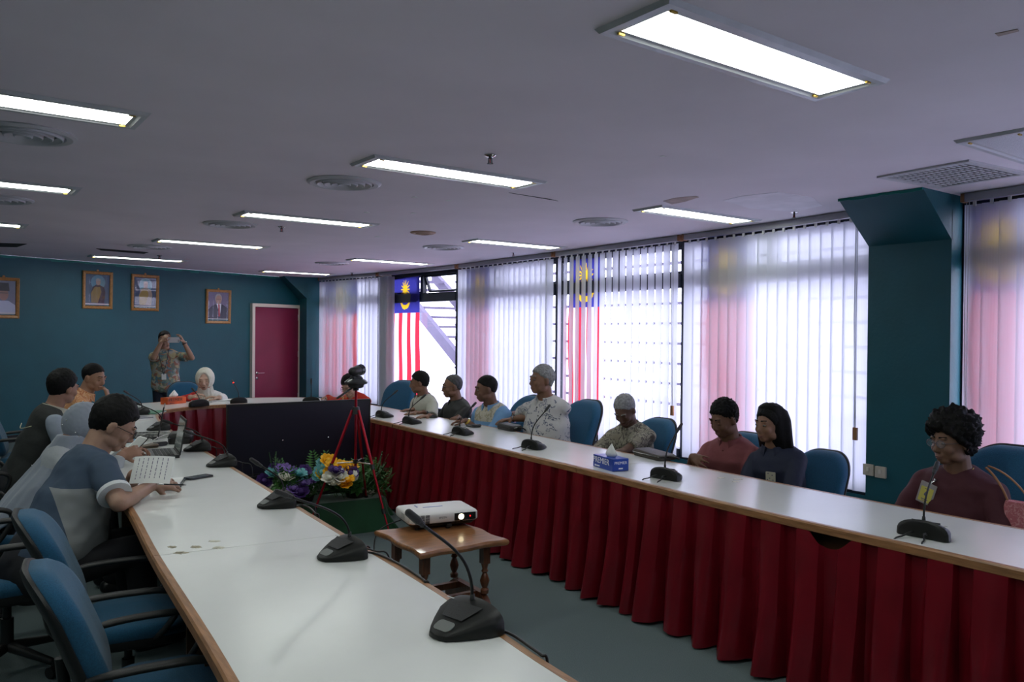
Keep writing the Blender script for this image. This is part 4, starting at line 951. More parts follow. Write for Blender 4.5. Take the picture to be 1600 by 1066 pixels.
# ------------------------------------------------------------------ flower boxes with green cloth
m_gc = mat('green_cloth', (.004, .06, .02), .7, sheen=.3, noise_amt=.2, nscale=5, bump=.2, bscale=20)
def fbox(p, L, W, H, rz, label):
    t = empty('flower_stand', (p.x, p.y, 0), rz, label, 'flower stand', 'cloth-covered flower boxes')
    b = BM(); rs = []
    for z, k, wv_ in ((0.002, 1.22, .05), (.04, 1.16, .04), (H*.5, 1.05, .015), (H-.02, 1.0, .004), (H, .97, .0)):
        rs.append([V((x*k*(1+wv_*sin(i*1.3)), y*k*(1+wv_*cos(i*1.7)), z)) for i, (x, y) in enumerate(rrect(L, W, .03, 7))])
    rings(b, rs); obj('green_cloth', b, m_gc, t, radians(60)); return t
fa = G(500, 790, .2)
cl = mat('dark_soil', (.03, .02, .015), .9)
S1 = fbox(V((2.62, 5.93, 0)), .75, .34, .26, radians(-6), 'green cloth-draped box holding the yellow and purple flowers')
S2 = fbox(V((3.02, 6.33, 0)), .42, .30, .16, radians(-6), 'lower green cloth-draped box behind the tripod legs by the red skirt')
m_leaf = [mat('leaf_green_%d' % i, c, .6) for i, c in enumerate(((.03, .12, .02), (.05, .17, .03), (.02, .07, .015)))]
m_fl = {k: mat('petal_'+k, c, .6) for k, c in dict(yellow=(.95, .52, .01), purple=(.22, .13, .42), violet=(.06, .02, .16), turquoise=(.16, .46, .48), white=(.72, .70, .60), pink=(.4, .1, .15)).items()}
def petals(name, r, ma, n=11, layers=4):
    b = BM()
    for l in range(layers):
        rr = r*(1-.16*l); op = .95-.27*l; k_ = n-2*l
        for i in range(k_):
            a = 2*pi*i/k_+l*.4; d = V((cos(a), sin(a), 0)); s = V((-sin(a), cos(a), 0)); up = V((0, 0, 1)); w_ = rr*2.1*pi/k_*.5
            p0 = d*.1*rr; p1 = d*(rr*.7*op)+up*rr*(.35+.25*l); p2 = d*(rr*1.05*op)+up*rr*(.62+.16*l+.1*sin(i*2.3))
            v = [b.verts.new(p) for p in (p0, p1+s*w_, p2+s*w_*.8, p2+d*rr*.1+up*rr*.02, p2-s*w_*.8, p1-s*w_)]
            b.faces.new(v[:4]); b.faces.new((v[0], v[3], v[4], v[5]))
    ell(b, (0, 0, r*.45), (r*.4, r*.4, r*.42), n=8)
    bmesh.ops.recalc_face_normals(b, faces=b.faces); me = bpy.data.meshes.new(name); b.to_mesh(me); b.free(); me.materials.append(ma); me.shade_smooth(); return me
FM = {k: petals('bloom', .036, ma) for k, ma in m_fl.items()}
b = BM(); ell(b, (0, 0, 0), (.026, .026, .03), n=8); budm = bpy.data.meshes.new('bud'); b.to_mesh(budm); b.free(); budm.materials.append(m_fl['white'])
def leafmesh(kind, ma):
    b = BM()
    if kind == 'fern':
        for i in range(11):
            z = .02+i*.016; L = .055*sin((i+2)/13*pi)+.008
            for s in (-1, 1):
                p0 = V((0, 0, z)); bend = -.25*(z/.2)**2*.2
                v = [V((bend, 0, z)), V((bend-.004, s*L*.5, z+.012)), V((bend-.012, s*L, z+.012)), V((bend-.004, s*L*.5, z-.006))]
                b.faces.new([b.verts.new(q) for q in v])
        tube(b, [(0, 0, -.06), (0, 0, .1), (-.01, 0, .2)], .0018, 4)
    else:
        tube(b, [(0, 0, -.05), (0, 0, .08)], .0015, 4)
        for i in range(6):
            a = i*2.4; z = .02+i*.014; d = V((cos(a), sin(a), .4)).normalized(); s = V((-sin(a), cos(a), 0)); r = .045
            b.faces.new([b.verts.new(q+V((0, 0, z))) for q in (V(), d*r*.4+s*r*.35, d*r*.8+s*r*.28, d*r*1.25, d*r*.8-s*r*.28, d*r*.4-s*r*.35)])
    me = bpy.data.meshes.new('leaf'); b.to_mesh(me); b.free(); me.materials.append(ma); return me
LM = [leafmesh(k, ma) for k in ('fern', 'sprig') for ma in m_leaf]
def bouquet(st, items, label, c, nleaf, spread, z0):
    t = empty('flower_arrangement', c, 0, label, 'flowers', 'flower arrangements on the green boxes')
    b = BM(); lathe(b, [(.03, -.03), (.07, -.03), (.09, .03), (.03, .03)]); obj('floral_foam', b, cl, t)
    for i in range(nleaf):
        o = bpy.data.objects.new('fern_leaf' if i % 6 < 3 else 'leaf_sprig', LM[i % 6]); COL.objects.link(o); o.parent = t
        o.location = (random.uniform(-1, 1)*spread[0], random.uniform(-1, 1)*spread[1], random.uniform(-.01, spread[2])); a = random.uniform(0, 2*pi)
        o.rotation_euler = (random.uniform(-.3, .3), random.uniform(.3, 1.4), atan2(o.location.y, o.location.x)+random.uniform(-.5, .5)); k = random.uniform(.8, 1.35); o.scale = (k, k, k)
    for (u, v), kind, D, s in items:
        q = dep(u, v, D)-V(c); o = bpy.data.objects.new('bloom', FM[kind]) if kind != 'bud' else bpy.data.objects.new('bud', budm); COL.objects.link(o); o.parent = t; o.location = q-V((0, 0, .012))
        o.rotation_euler = (random.uniform(.3, .9), random.uniform(-.4, .1), random.uniform(-.3, .3)); o.scale = (s*1.65, s*1.65, s*1.65)
        b = BM(); tube(b, bez(q-V((0, 0, .012)), q*.9-V((0, 0, .05)), q*.4, (0, 0, 0), 6), .002, 4); obj('stem', b, m_leaf[2], t)
D6 = 6.1
bouquet(S1, [((u, v), k, D6+dz, s) for u, v, k, dz, s in ((443, 735, 'purple', 0, 1), (455, 739, 'purple', -.05, .9), (465, 742, 'turquoise', -.05, 1.1), (470, 750, 'turquoise', 0, .9), (448, 748, 'white', -.1, 1.05), (424, 741, 'turquoise', 0, .9), (430, 733, 'violet', .1, .9),
        (412, 752, 'violet', 0, 1), (475, 736, 'violet', .1, .9), (458, 764, 'purple', -.1, .9), (469, 770, 'violet', -.1, 1.1), (473, 757, 'purple', -.05, .9), (427, 764, 'bud', 0, 1.1), (463, 775, 'violet', -.1, .9), (490, 752, 'purple', 0, .7), (440, 743, 'violet', .05, .8), (452, 756, 'bud', 0, .5), (436, 752, 'bud', 0, .5))],
        'flower arrangement of purple, turquoise and white blooms, left on the green box', (2.37, 5.95, .29), 60, (.2, .13, .12), .26)
bouquet(S1, [((u, v), k, D6-.1+dz, s) for u, v, k, dz, s in ((512, 722, 'yellow', .1, 1.1), (522, 731, 'yellow', 0, 1.2), (532, 737, 'yellow', 0, 1.1), (545, 732, 'yellow', .05, 1.2), (515, 742, 'yellow', -.05, 1), (505, 741, 'yellow', .0, 1), (540, 741, 'yellow', 0, .9), (534, 757, 'yellow', -.1, 1.15), (543, 752, 'yellow', -.1, .95),
        (524, 738, 'violet', -.1, 1), (548, 740, 'violet', 0, 1), (504, 728, 'turquoise', .1, 1), (502, 739, 'turquoise', 0, 1.1), (527, 729, 'turquoise', .15, .8), (518, 748, 'white', -.12, 1.1), (530, 745, 'white', -.1, 1), (520, 756, 'white', -.15, .9), (553, 741, 'bud', 0, .9), (497, 745, 'turquoise', 0, .7))],
        'flower arrangement of yellow, white and turquoise blooms behind the tripod', (2.78, 5.88, .29), 60, (.17, .12, .1), .26)
bouquet(S2, [((u, v), k, 6.5, s) for u, v, k, s in ((583, 776, 'white', .7), (590, 784, 'bud', .4), (586, 792, 'pink', .7), (575, 802, 'pink', .8), (596, 776, 'bud', .4), (578, 768, 'white', .6))],
        'small mixed green arrangement with pale pink blooms beside the red skirt', (3.02, 6.33, .19), 45, (.16, .12, .06), .16)

for P_, l_ in (([(561, 862), (590, 866), (628, 884), (660, 905), (664, 909)], 'black lead trailing over the table edge from the second microphone'), ([(768, 980), (800, 992), (830, 1012), (846, 1024)], 'black lead trailing over the table edge from the nearest microphone'),
               ([(459, 792), (472, 790), (484, 794), (493, 803)], 'black lead trailing over the table edge from the microphone by the flowers')):
    P3 = [G(u, v, T+.005) for u, v in P_]; e_ = P3[-1]; P3 += [e_+V((.012, -.01, -.02)), e_+V((.014, -.01, -.2)), e_+V((.014, -.01, -.45))]
    b = BM(); c0 = P3[0]; tube(b, catmull([p-c0 for p in P3], 6), .0042, 6); tag(obj('microphone_lead', b, m_blk, None, True, loc=c0), l_, 'cable')
# ================================================================== BLUE OFFICE CHAIRS
def chair_proto(rec=.42):
    """faces +x; origin on the floor under the seat"""
    t = empty('office_chair', (0, 0, 0))
    # back cushion: rounded upholstered panel, slightly curved and reclined
    def backring(k, off, n=10):
        r = []
        for x, y in rrect(.45*k[0], .52*k[1], .17*min(k), n): # x across, y up
            z = y+.26
            xx = -.235 - rec*max(0, z-.03) + off + .10*(x/.23)**2*.35 + .02*sin(z*5)
            r.append(V((xx, x, .46+z)))
        return r
    b = BM(); rs = []
    for k, o in (((.82, .85), .062), ((.93, .945), .054), ((1, 1), .026), ((1.0, 1.0), -.018), ((.97, .975), -.030)): rs.append(backring(k, o))
    rings(b, rs); obj('backrest', b, m_blue, t, radians(60))
    b = BM(); rs = []
    for k, o in (((1.0, 1.0), -.020), ((1.035, 1.03), -.024), ((1.035, 1.03), -.036), ((.98, .98), -.048), ((.8, .85), -.056)): rs.append(backring(k, o))
    rings(b, rs); obj('back_shell', b, m_shell, t, radians(50))
    b = BM(); rs = []
    def seatring(k, z):
        return [V((.02+x*k, y*k, z - .018*max(0, (x-.1)/.14)**2 + .01*(y/.24)**2)) for x, y in rrect(.48, .49, .15, 8)]
    for k, z in ((.93, .385), (1, .395), (1.01, .42), (.98, .445), (.88, .458), (.5, .455)): rs.append(seatring(k, z))
    rings(b, rs); obj('seat', b, m_blue, t, radians(60))
    b = BM(); rings(b, [seatring(.90, .345), seatring(.99, .362), seatring(1.0, .392)]); obj('seat_shell', b, m_shell, t, radians(50))
    for s in (-1, 1):
        b = BM(); y = s*.275
        P = catmull([(-.26, y*.86, .60), (-.20, y*1.0, .625), (-.05, y*1.04, .635), (.12, y*1.04, .63), (.20, y*1.03, .60), (.19, y*1.0, .52), (.12, y*.92, .42), (.05, y*.6, .355)], 5)
        rs = []
        for i, p in enumerate(P):
            q = P[min(i+1, len(P)-1)]-P[max(i-1, 0)]; q.normalize(); yy = V((0, 1, 0)); n = q.cross(yy).normalized()
            w_, h_ = (.026, .014) if .15 < i/len(P) < .55 else (.02, .013)
            rs.append([p+yy*w_*cos(a)+n*h_*sin(a) for a in [2*pi*k/12 for k in range(12)]])
        rings(b, rs); obj('armrest', b, m_shell, t, radians(60))
    b = BM(); box(b, (-.22, 0, .40), (.12, .07, .02)); tube(b, bez((-.24, 0, .38), (-.34, 0, .38), (-.33, 0, .5), (-.345, 0, .62), 8), .022, 8); obj('back_bracket', b, m_shell, t, radians(50))
    b = BM(); cap(b, (0, 0, .09), (0, 0, .24), .028, flat=True); cap(b, (0, 0, .22), (0, 0, .35), .018, flat=True); obj('gas_column', b, m_shell, t, radians(40))
    for i in range(5):
        a = 2*pi*i/5+.3; d = V((cos(a), sin(a), 0)); b = BM(); cap(b, d*.03+V((0, 0, .105)), d*.27+V((0, 0, .075)), .024, .016)
        lg = obj('base_leg', b, m_shell, t, True)
        b = BM(); s_ = V((-d.y, d.x, 0)); cap(b, d*.28-s_*.02+V((0, 0, .027)), d*.28+s_*.02+V((0, 0, .027)), .026, flat=True); cap(b, d*.28+V((0, 0, .04)), d*.28+V((0, 0, .07)), .008); obj('castor', b, m_blk, lg, radians(40))
    return t
CH = chair_proto(); used_ch = [False]
def chair(x, y, rz, label, s=1.0):
    o = CH if not used_ch[0] else copy_tree(CH); used_ch[0] = True
    o.location = (x, y, 0); o.rotation_euler = (0, 0, radians(rz)); o.scale = (s, s, s)
    return tag(o, label, 'chair', 'blue office chairs round the tables')
# ================================================================== PEOPLE
def skinmat(i, c): return mat('skin_%d' % i, c, .5, noise_amt=.08, nscale=12, spec=.35)
m_hair = mat('black_hair', (.0035, .003, .003), .62, bump=.25, bscale=120, stretch=(2, 2, .7), spec=.2); m_grey = mat('grey_hair', (.22, .22, .22), .6, bump=.6, bscale=90, noise_amt=.3, nscale=50)
m_salt = mat('greying_hair', (.05, .05, .05), .6, bump=.5, bscale=90, noise_amt=.5, nscale=40)
m_eye = mat('eye_white', (.16, .14, .13), .4); m_iris = mat('dark_iris', (.01, .006, .005), .1); m_lip = mat('lip', (.15, .055, .045), .5); m_lens = m_glass
def rotm(yaw, pitch=0, roll=0):
    """columns: forward is +x; yaw about z, pitch nose-down positive, roll ear-to-shoulder"""
    return Matrix.Rotation(radians(yaw), 3, 'Z') @ Matrix.Rotation(radians(pitch), 3, 'Y') @ Matrix.Rotation(radians(roll), 3, 'X')
def ik(S, W, l1, l2, hint):
    d = W-S; L = d.length
    if L > (l1+l2)*.995: W = S+d*((l1+l2)*.995/L); d = W-S; L = d.length
    a = (l1*l1-l2*l2+L*L)/(2*L); h = sqrt(max(0, l1*l1-a*a)); u = d/L; hp = (V(hint)-u*V(hint).dot(u)).normalized()
    return S+u*a+hp*h, W
def head_shapes(b, Mh, s, nose=1., jaw=1., fat=1.):
    """Mh: 4x4 head matrix, x forward, y left, z up, origin at head centre"""
    def E_(c, r, n=18): ell(b, [x*s for x in c], [x*s for x in r], Mh, n)
    E_((-.018, 0, .030), (.097, .078, .088), 24)
    E_((.012, 0, -.005), (.082, .068*fat, .088), 22)
    E_((.020, 0, -.045), (.068, .060*fat, .062), 20)
    E_((.050, 0, -.088*jaw), (.034, .032*fat, .024))
    for y in (-1, 1):
        E_((.058, y*.036, -.030), (.028, .025*fat, .028)); E_((.012, y*.046*fat, -.066), (.045, .020, .030))
        E_((.083, y*.030, .026), (.012, .022, .007), 12)
        E_((-.010, y*.076*max(1, fat*.98), -.012), (.018, .009, .031), 12); E_((-.003, y*.079*max(1, fat*.98), .004), (.015, .008, .016), 10)
        E_((.094, y*.011*nose, -.040), (.011, .009*nose, .008), 10)
        E_((.078, y*.031, .004), (.011, .016, .010), 12)
    cap(b, Mh @ V((.085*s, 0, .020*s)), Mh @ V((.104*s, 0, -.032*s)), .007*s, .0115*nose*s, 10)
    E_((.084, 0, -.066), (.012, .023, .0055), 14); E_((.082, 0, -.075), (.012, .020, .0065), 14); E_((.078, 0, -.058), (.014, .030, .016), 12)
def hairshell(name, Mh, s, ma, parent, style):
    th, back, side, front = style.get('th', .011), style.get('back', -.95), style.get('side', -.66), style.get('front', .46)
    rough, top = style.get('rough', .002), style.get('top', .004)
    bm = BM(); bmesh.ops.create_icosphere(bm, subdivisions=5, radius=1)
    for v in bm.verts:
        d = v.co.normalized()
        lim = front*max(0, d.x)**.7 + side*(1-abs(d.x)) + back*max(0, -d.x) if d.x > 0 else side*(1+d.x)+back*(-d.x)
        lim += .10*noise.noise(d*5+V((7, style.get('seed', 0), 2)))+.05*noise.noise(d*14)
        m = (d.z-lim)/style.get('soft', .22); m = max(0, min(1, m*.5+.5)); m = m*m*(3-2*m)
        nz = noise.noise(d*style.get('freq', 9)+V((3, 1, style.get('seed', 0))))
        n2 = noise.noise(d*38)
        tk = th*(.45+.55*max(0, d.z+.2))
        t = (tk*(1+.35*nz) + top*max(0, d.z)**2 + rough*n2*2)*m - .014*(1-m)
        base = V(((.097+t)*d.x-.018, (.078+t)*d.y, (.088+t)*d.z+.030))
        if d.z < 0: base.z -= m*(style.get('nape', .032)*min(1, -d.z*1.3)*max(0, .15-d.x)/1.15); base.x += m*.012*(-d.z)*max(0, -d.x)
        v.co = Mh @ (base*s)
    return obj(name, bm, ma, parent, True)
def hand_shapes(b, W, d, pn, side, s, curl=.25, spread=.12, thumb=.6, grip=0):
    """W wrist, d finger direction, pn back-of-hand normal; side +1: thumb towards d x pn"""
    d = V(d).normalized(); pn = (V(pn)-d*V(pn).dot(d)).normalized(); l = d.cross(pn)*side
    s = s*1.0
    P0 = W; P1 = W+d*.085*s
    for k, o in ((-1, -.030), (-.33, -.010), (.33, .010), (1, .028)):
        cap(b, P0+l*o*.55*s+d*.01*s, P1+l*o*s*(1.0), .0145*s, .0125*s, 10)
    lens = (.062, .074, .079, .070)
    for i, o in enumerate((-.034, -.0115, .0115, .0335)):
        p = P1+l*o*s+d*(.004-.006*abs(i-1.6))*s; dd = (d+l*o*spread/.03*1.0).normalized(); L = lens[i]*s; r = (.0078, .0088, .009, .0086)[i]*s
        for j, (f, rr) in enumerate(((.45, 1), (.30, .92), (.25, .84))):
            ang = curl*(j+.6); dir2 = (dd*cos(ang)-pn*sin(ang)); q = p+dir2*L*f; cap(b, p, q, r*rr, r*rr*.93, 10); p = q
    t0 = W+d*.025*s+l*.024*s-pn*.006*s; t1 = t0+(d*.6+l*.75-pn*.25*(1+grip)).normalized()*.040*s; t2 = t1+(d*.9+l*.30*thumb-pn*.30*(1+grip)).normalized()*.036*s; t3 = t2+(d*.95-l*.05-pn*.25*(1+grip)).normalized()*.026*s
    cap(b, t0, t1, .015*s, .011*s, 10); cap(b, t1, t2, .011*s, .0095*s, 10); cap(b, t2, t3, .0095*s, .008*s, 10)
def torso_rings(P, N, ty, s, wS, wW, dep_, belly, inf=0.):
    """elliptic rings from the pelvis P to the neck base N, facing angle ty"""
    f = V((cos(radians(ty)), sin(radians(ty)), 0)); out = []
    ax = (N-P); L = ax.length; u = ax.normalized(); r = V((-f.y, f.x, 0)); r = (r-u*r.dot(u)).normalized(); fw_ = r.cross(u)
    prof = [(-.16, .11, .085, 0), (-.10, .155, .115, 0), (0.0, .168, .125, 0), (.16, wW+.01, .118+belly*.6, belly*.5), (.36, wW, .108+belly, belly*.8), (.56, wW+.015, .112+belly*.6, belly*.4), (.72, wS*.90, .115, .01), (.86, wS*.93, .100, -.005), (.93, wS*.80, .084, -.012), (.975, wS*.60, .070, -.015), (1.01, .085, .062, -.012), (1.03, .062, .056, -.01)]
    for t, a, c, o in prof:
        cc = P+ax*t+fw_*(o*s)
        out.append([cc+r*((a*s+inf)*cos(2*pi*k/28))+fw_*((c*dep_*s+inf)*sin(2*pi*k/28)) for k in range(28)])
    return out, r, fw_, u
def person(Hc, P, ty, label, hy, hp=10, hr=0, s=1., skin=(.26, .13, .08), hair=('short', m_hair), shirt=None, sleeve='short', hands=None, voxel=.007, wS=.20, wW=.15, belly=0, collar=True, seated=True, extra=None, fat=1., elbow=None, dep_=1., trousers=None, nk=.105, nose=1., jaw=1., leg_dir=None, fold=.012, shirt2=None, closed=False):
    """Hc head centre, P pelvis centre (world); ty torso facing, hy/hp/hr head yaw, pitch, roll"""
    org = V((P.x, P.y, 0)); Hc = Hc-org; P = P-org
    Mh = rotm(hy, hp, hr).to_4x4(); Mh.translation = Hc
    up = Mh.to_3x3() @ V((0, 0, 1)); back = Mh.to_3x3() @ V((-1, 0, 0))
    tyv = V((cos(radians(ty)), sin(radians(ty)), 0))
    N = Hc-(up*.5+V((0, 0, .5)))*(.148*s)+back*.015*s - tyv*.035*s
    sk = skin if not isinstance(skin, tuple) else skinmat(int(skin[0]*1000), skin)
    b = BM(); rs, r, fw_, u = torso_rings(P, N, ty, s, wS-.012, wW-.012, dep_, belly*.9); rings(b, rs)
    head_shapes(b, Mh, s, nose, jaw, fat)
    nb = N-u*.03*s; nt = Mh @ V((-.022*s, 0, -.045*s)); cap(b, nb, nt, .064*s*fat**.5, .058*s*fat**.5, 16)
    cap(b, N-u*.06*s-r*.08*s, N-u*.06*s+r*.08*s, .038*s, 12)
    S = {1: N-u*.090*s+r*(wS-.040)*s, -1: N-u*.090*s-r*(wS-.040)*s}; arms = {}
    l1, l2 = .285*s, .255*s
    for sd in (1, -1):
        hd = (hands or {}).get(sd)
        if hd is None:
            Wp = S[sd]+V((0, 0, -.30*s))+tyv*.20*s-r*sd*.02; hd = dict(p=Wp+org, d=tyv+V((0, 0, -.3)), n=(0, 0, 1))
        Wp = V(hd['p'])-org; E_, Wp = ik(S[sd], Wp, l1, l2, hd.get('el', V((0, 0, -1))+r*sd*.5-tyv*.3))
        if 'E' in hd: E_ = V(hd['E'])-org
        arms[sd] = (S[sd], E_, Wp, hd)
        cap(b, S[sd], S[sd].lerp(E_, .4), .050*s, .046*s, 14); cap(b, S[sd].lerp(E_, .4), E_, .046*s, .038*s, 14)
        m_ = E_.lerp(Wp, .3); cap(b, E_, m_, .038*s, .039*s, 14); cap(b, m_, Wp, .039*s, .026*s, 14)
        hand_shapes(b, Wp, hd.get('d', Wp-E_), hd.get('n', (0, 0, 1)), -sd if hd.get('flip') is None else sd, s, hd.get('curl', .25), hd.get('spread', .12), hd.get('thumb', .6), hd.get('grip', 0))
    ld = V((cos(radians(leg_dir)), sin(radians(leg_dir)), 0)) if leg_dir is not None else tyv; lr = V((-ld.y, ld.x, 0))
    tb_ = BM(); feet = []
    for sd in (1, -1):
        h = P+lr*sd*.09*s
        if seated: kn = h+ld*.40*s+V((0, 0, max(.0, .47*s-h.z))); kn.z = .47*s; an = V((kn.x, kn.y, .09))+ld*.04
        else: kn = V((h.x, h.y, h.z*.53))+ld*.015; an = V((h.x, h.y, .09))+lr*sd*.02
        cap(b, h, kn, .075*s, .052*s, 12); cap(b, kn, an, .050*s, .034*s, 12); feet.append((an, ld))
        cap(tb_, h, kn, .092*s, .070*s, 16); cap(tb_, kn, an+V((0, 0, .01)), .070*s, .055*s, 16, flat=False)
        cap(b, an-ld*.02-V((0, 0, .04)), an+ld*.12-V((0, 0, .055)), .032*s, .028*s, 10)
    me = blob('person', b, voxel, 3, None)
    t = obj('person', me, sk, None, True, loc=org); tag(t, label, 'person')
    # clothes
    cap(tb_, P-lr*.06*s, P+lr*.06*s, .125*s, 16); cap(tb_, P, P+u*.10*s, .145*s, .14*s, 16)
    obj('trousers', blob('t', tb_, .014, 3), trousers or mat('black_trousers', (.012, .012, .016), .85), t, True)
    for an, ld_ in feet:
        q = BM(); cap(q, an-ld_*.03-V((0, 0, .045)), an+ld_*.14-V((0, 0, .055)), .042*s, .034*s, 12); obj('shoe', q, m_blk, t, True)
    inf = .012
    q = BM(); rs, _, _, _ = torso_rings(P, N, ty, s, wS, wW, dep_, belly, inf*.8 if seated else .028)
    rs = rs[1:] if seated else rs
    rs[-1] = [x.lerp(N, .02) for x in rs[-1]]
    rings(q, rs)
    for sd in (1, -1):
        S_, E_, Wp, hd = arms[sd]
        if sleeve == 'short':
            e = S_.lerp(E_, .72); cap(q, S_-u*.0, e, .066*s, .066*s, 20, flat=True); ell(q, S_, (.062*s,)*3)
        elif sleeve == 'long':
            cap(q, S_, E_, .064*s, .055*s, 16); cap(q, E_, E_.lerp(Wp, .93), .054*s, .038*s, 16, flat=True); ell(q, E_, (.054*s,)*3)
        elif sleeve == 'none': ell(q, S_-r*sd*.03*s, (.055*s,)*3)
    so = obj('shirt', blob('sh', q, .0085, 9, None, (fold, .10)), shirt, t, True)
    if shirt2: so.data.materials.append(shirt2[0]); [setattr(p_, 'material_index', 1) for p_ in so.data.polygons if shirt2[1](p_.center+org, p_)]
    if sleeve == 'short' and hands and hands.get('cuff'):
        for sd in (1, -1):
            S_, E_, _, _ = arms[sd]; e = S_.lerp(E_, .70); d_ = (E_-S_).normalized(); q = BM(); cap(q, e, e+d_*.022, .070*s, .070*s, 22, flat=True); obj('cuff', q, hands['cuff'], so, radians(40))
    if collar:
        cm_ = collar if not isinstance(collar, bool) else shirt
        q = BM(); A = []; nd = (nt-nb).normalized(); cx_, cy_ = (tyv-nd*tyv.dot(nd)).normalized(), None; cy_ = nd.cross(cx_)
        base = nb+nd*.012*s; R = .066*s*fat**.5
        for k in range(25):
            a = radians(22+316*k/24); dr = cx_*cos(a)+cy_*sin(a); fr3 = max(0, cos(a))
            o0 = base+dr*(R+.006); A.append([o0, o0+nd*.036*s-dr*.002, o0+nd*.034*s+dr*.008, o0-nd*(.006+.02*fr3)*s+dr*(.020+.01*fr3)-nd*.004, o0-nd*(.009+.02*fr3)*s+dr*(.014+.01*fr3)])
        rings(q, A); obj('collar', q, cm_, so, radians(60))
    if hair[1]:
        hs = dict(short={}, cropped=dict(th=.006, top=0.002, rough=.001, front=.52, side=-.55, back=-.95, nape=.022), spiky=dict(th=.011, top=.012, rough=.007, freq=16), thick=dict(th=.014, top=.010, side=-.72, front=.42, back=-1.0), balding=dict(th=.005, top=0, front=.85, side=-.5, back=-.95, nape=.022),
                  curly=dict(th=.062, top=-.012, rough=.010, freq=6, side=-.85, back=-1.1, front=.38, nape=.03, soft=.16), long=dict(th=.014, side=-1.1, back=-1.4, front=.44, rough=.0005))[hair[0]]
        hairshell('hair', Mh, s, hair[1], t, hs)
        q = BM()
        for y in (-1, 1): cap(q, Mh @ V((.092*s, y*.016*s, .030*s)), Mh @ V((.080*s, y*.048*s, .033*s)), .0045*s, .003*s, 6)
        obj('eyebrows', q, hair[1], t, True)
    for y in (-1, 1):
        q = BM(); ell(q, (.0815*s, y*.031*s, .003*s), (.010*s, .0135*s, .0055*s), Mh, 10); ey = obj('eyelid' if closed else 'eye', q, sk if closed else m_eye, t, True)
        q = BM()
        if closed: tube(q, [Mh @ V(((.0905-.006*abs(k/4))*s, (y*.031+k*.0028)*s, (-.0015-.0016*(1-(k/4)**2))*s)) for k in range(-4, 5)], .0011*s, 5); obj('lashes', q, m_iris, ey, True)
        else: ell(q, (.0885*s, y*.031*s, .001*s), (.0045*s, .0058*s, .0052*s), Mh, 8); obj('iris', q, m_iris, ey, True)
    q = BM(); ell(q, (.0878*s, 0, -.0665*s), (.009*s, .021*s, .004*s), Mh, 10); ell(q, (.0858*s, 0, -.0745*s), (.009*s, .018*s, .0048*s), Mh, 10); obj('lips', q, m_lip, t, True)
    t_info = dict(t=t, Mh=Mh, N=N, org=org, s=s, r=r, f=fw_, u=u, arms=arms, ty=tyv, so=so, P=P)
    return t_info
def spectacles(I, ma=m_blk, lensr=.021):
    t, Mh, s = I['t'], I['Mh'], I['s']; g = None; q = BM()
    for y in (-1, 1):
        c = V((.103*s, y*.032*s, .000)); tube(q, [Mh @ (c+V((-.002*abs(cos(a)), lensr*1.15*cos(a)*s, lensr*.8*sin(a)*s))) for a in [2*pi*k/20 for k in range(21)]], .0016*s, 5)
        tube(q, [Mh @ V((.100*s, y*.055*s, .004*s)), Mh @ V((.06*s, y*.074*s, .004*s)), Mh @ V((-.012*s, y*.084*s, .006*s))], .0016*s, 5)
    tube(q, [Mh @ V((.103*s, .010*s, .002*s)), Mh @ V((.108*s, 0, .005*s)), Mh @ V((.103*s, -.010*s, .002*s))], .0014*s, 5)
    g = obj('spectacles', q, ma, t, True)
    for y in (-1, 1):
        q = BM(); c = Mh @ V((.103*s, y*.032*s, 0)); X = Mh.to_3x3() @ V((0, 1, 0)); Z = Mh.to_3x3() @ V((0, 0, 1)); Nn_ = X.cross(Z)
        plate(q, c, X, Z, Nn_, [(lensr*1.12*s*cos(2*pi*k/16), lensr*.78*s*sin(2*pi*k/16)) for k in range(16)], .0008); obj('lens', q, m_lens, g)
def onshirt(I, u, v, out=.002):
    """point of the shirt met from the lens at that pixel of the photograph, in the person's own frame, with its normal"""
    o_ = V((0, 0, CZ))-I['org']; ok, loc, nrm, _ = I['so'].ray_cast(o_, ray(u, v).normalized())
    if not ok: loc, nrm = onfront(I, 0, .25, .13), I['f']
    return loc+nrm*out, nrm
def pbadge(I, u, v, w_, h_, ma, name='badge', tilt=0):
    c, n = onshirt(I, u, v, .006); n = (n+I['f']*1.5-ray(u, v).normalized()*.8).normalized(); Y = (V((0, 0, 1))-n*n.z).normalized(); X = Y.cross(n).normalized()
    Y, X = (Y*cos(tilt)+X*sin(tilt)), (X*cos(tilt)-Y*sin(tilt))
    c = c+n*.006
    q = BM(); plate(q, c, X, Y, n, [(x, y) for x, y in rrect(w_, h_, .004, 3)], .003); o = obj(name, q, ma, I['t']); return o, c+n*.0032, X, Y, n
def onfront(I, dx, dz, off=.0):
    """a point on the chest: dx across (wearer's left +), dz below the neck base"""
    return I['N']+I['r']*dx-I['u']*dz+I['f']*off
def badge(I, dx, dz, off, w_, h_, ma, name='badge', txt=None, extra=None):
    c = onfront(I, dx, dz, off); X, Y, N3 = -I['r']*-1, I['u'], I['f']
    X = I['u'].cross(I['f']).normalized()  # across
    q = BM(); plate(q, c, X, Y, N3, [(x, y) for x, y in rrect(w_, h_, .004, 3)], .003); o = obj(name, q, ma, I['t'])
    return o, c+N3*.0032, X, Y, N3
def lanyard(I, dx, dz, off, ma):
    q = BM(); c = onfront(I, dx, dz, off); tr3 = []
    for sd in (1, -1): tube(q, catmull([onfront(I, sd*.055, -.04, -.02), onfront(I, sd*.062, .03, .088 if off < .15 else .118), onfront(I, sd*.03+dx, dz*.6, off*1.02), c], 5), .004, 5)
    obj('lanyard', q, ma, I['t'], True)
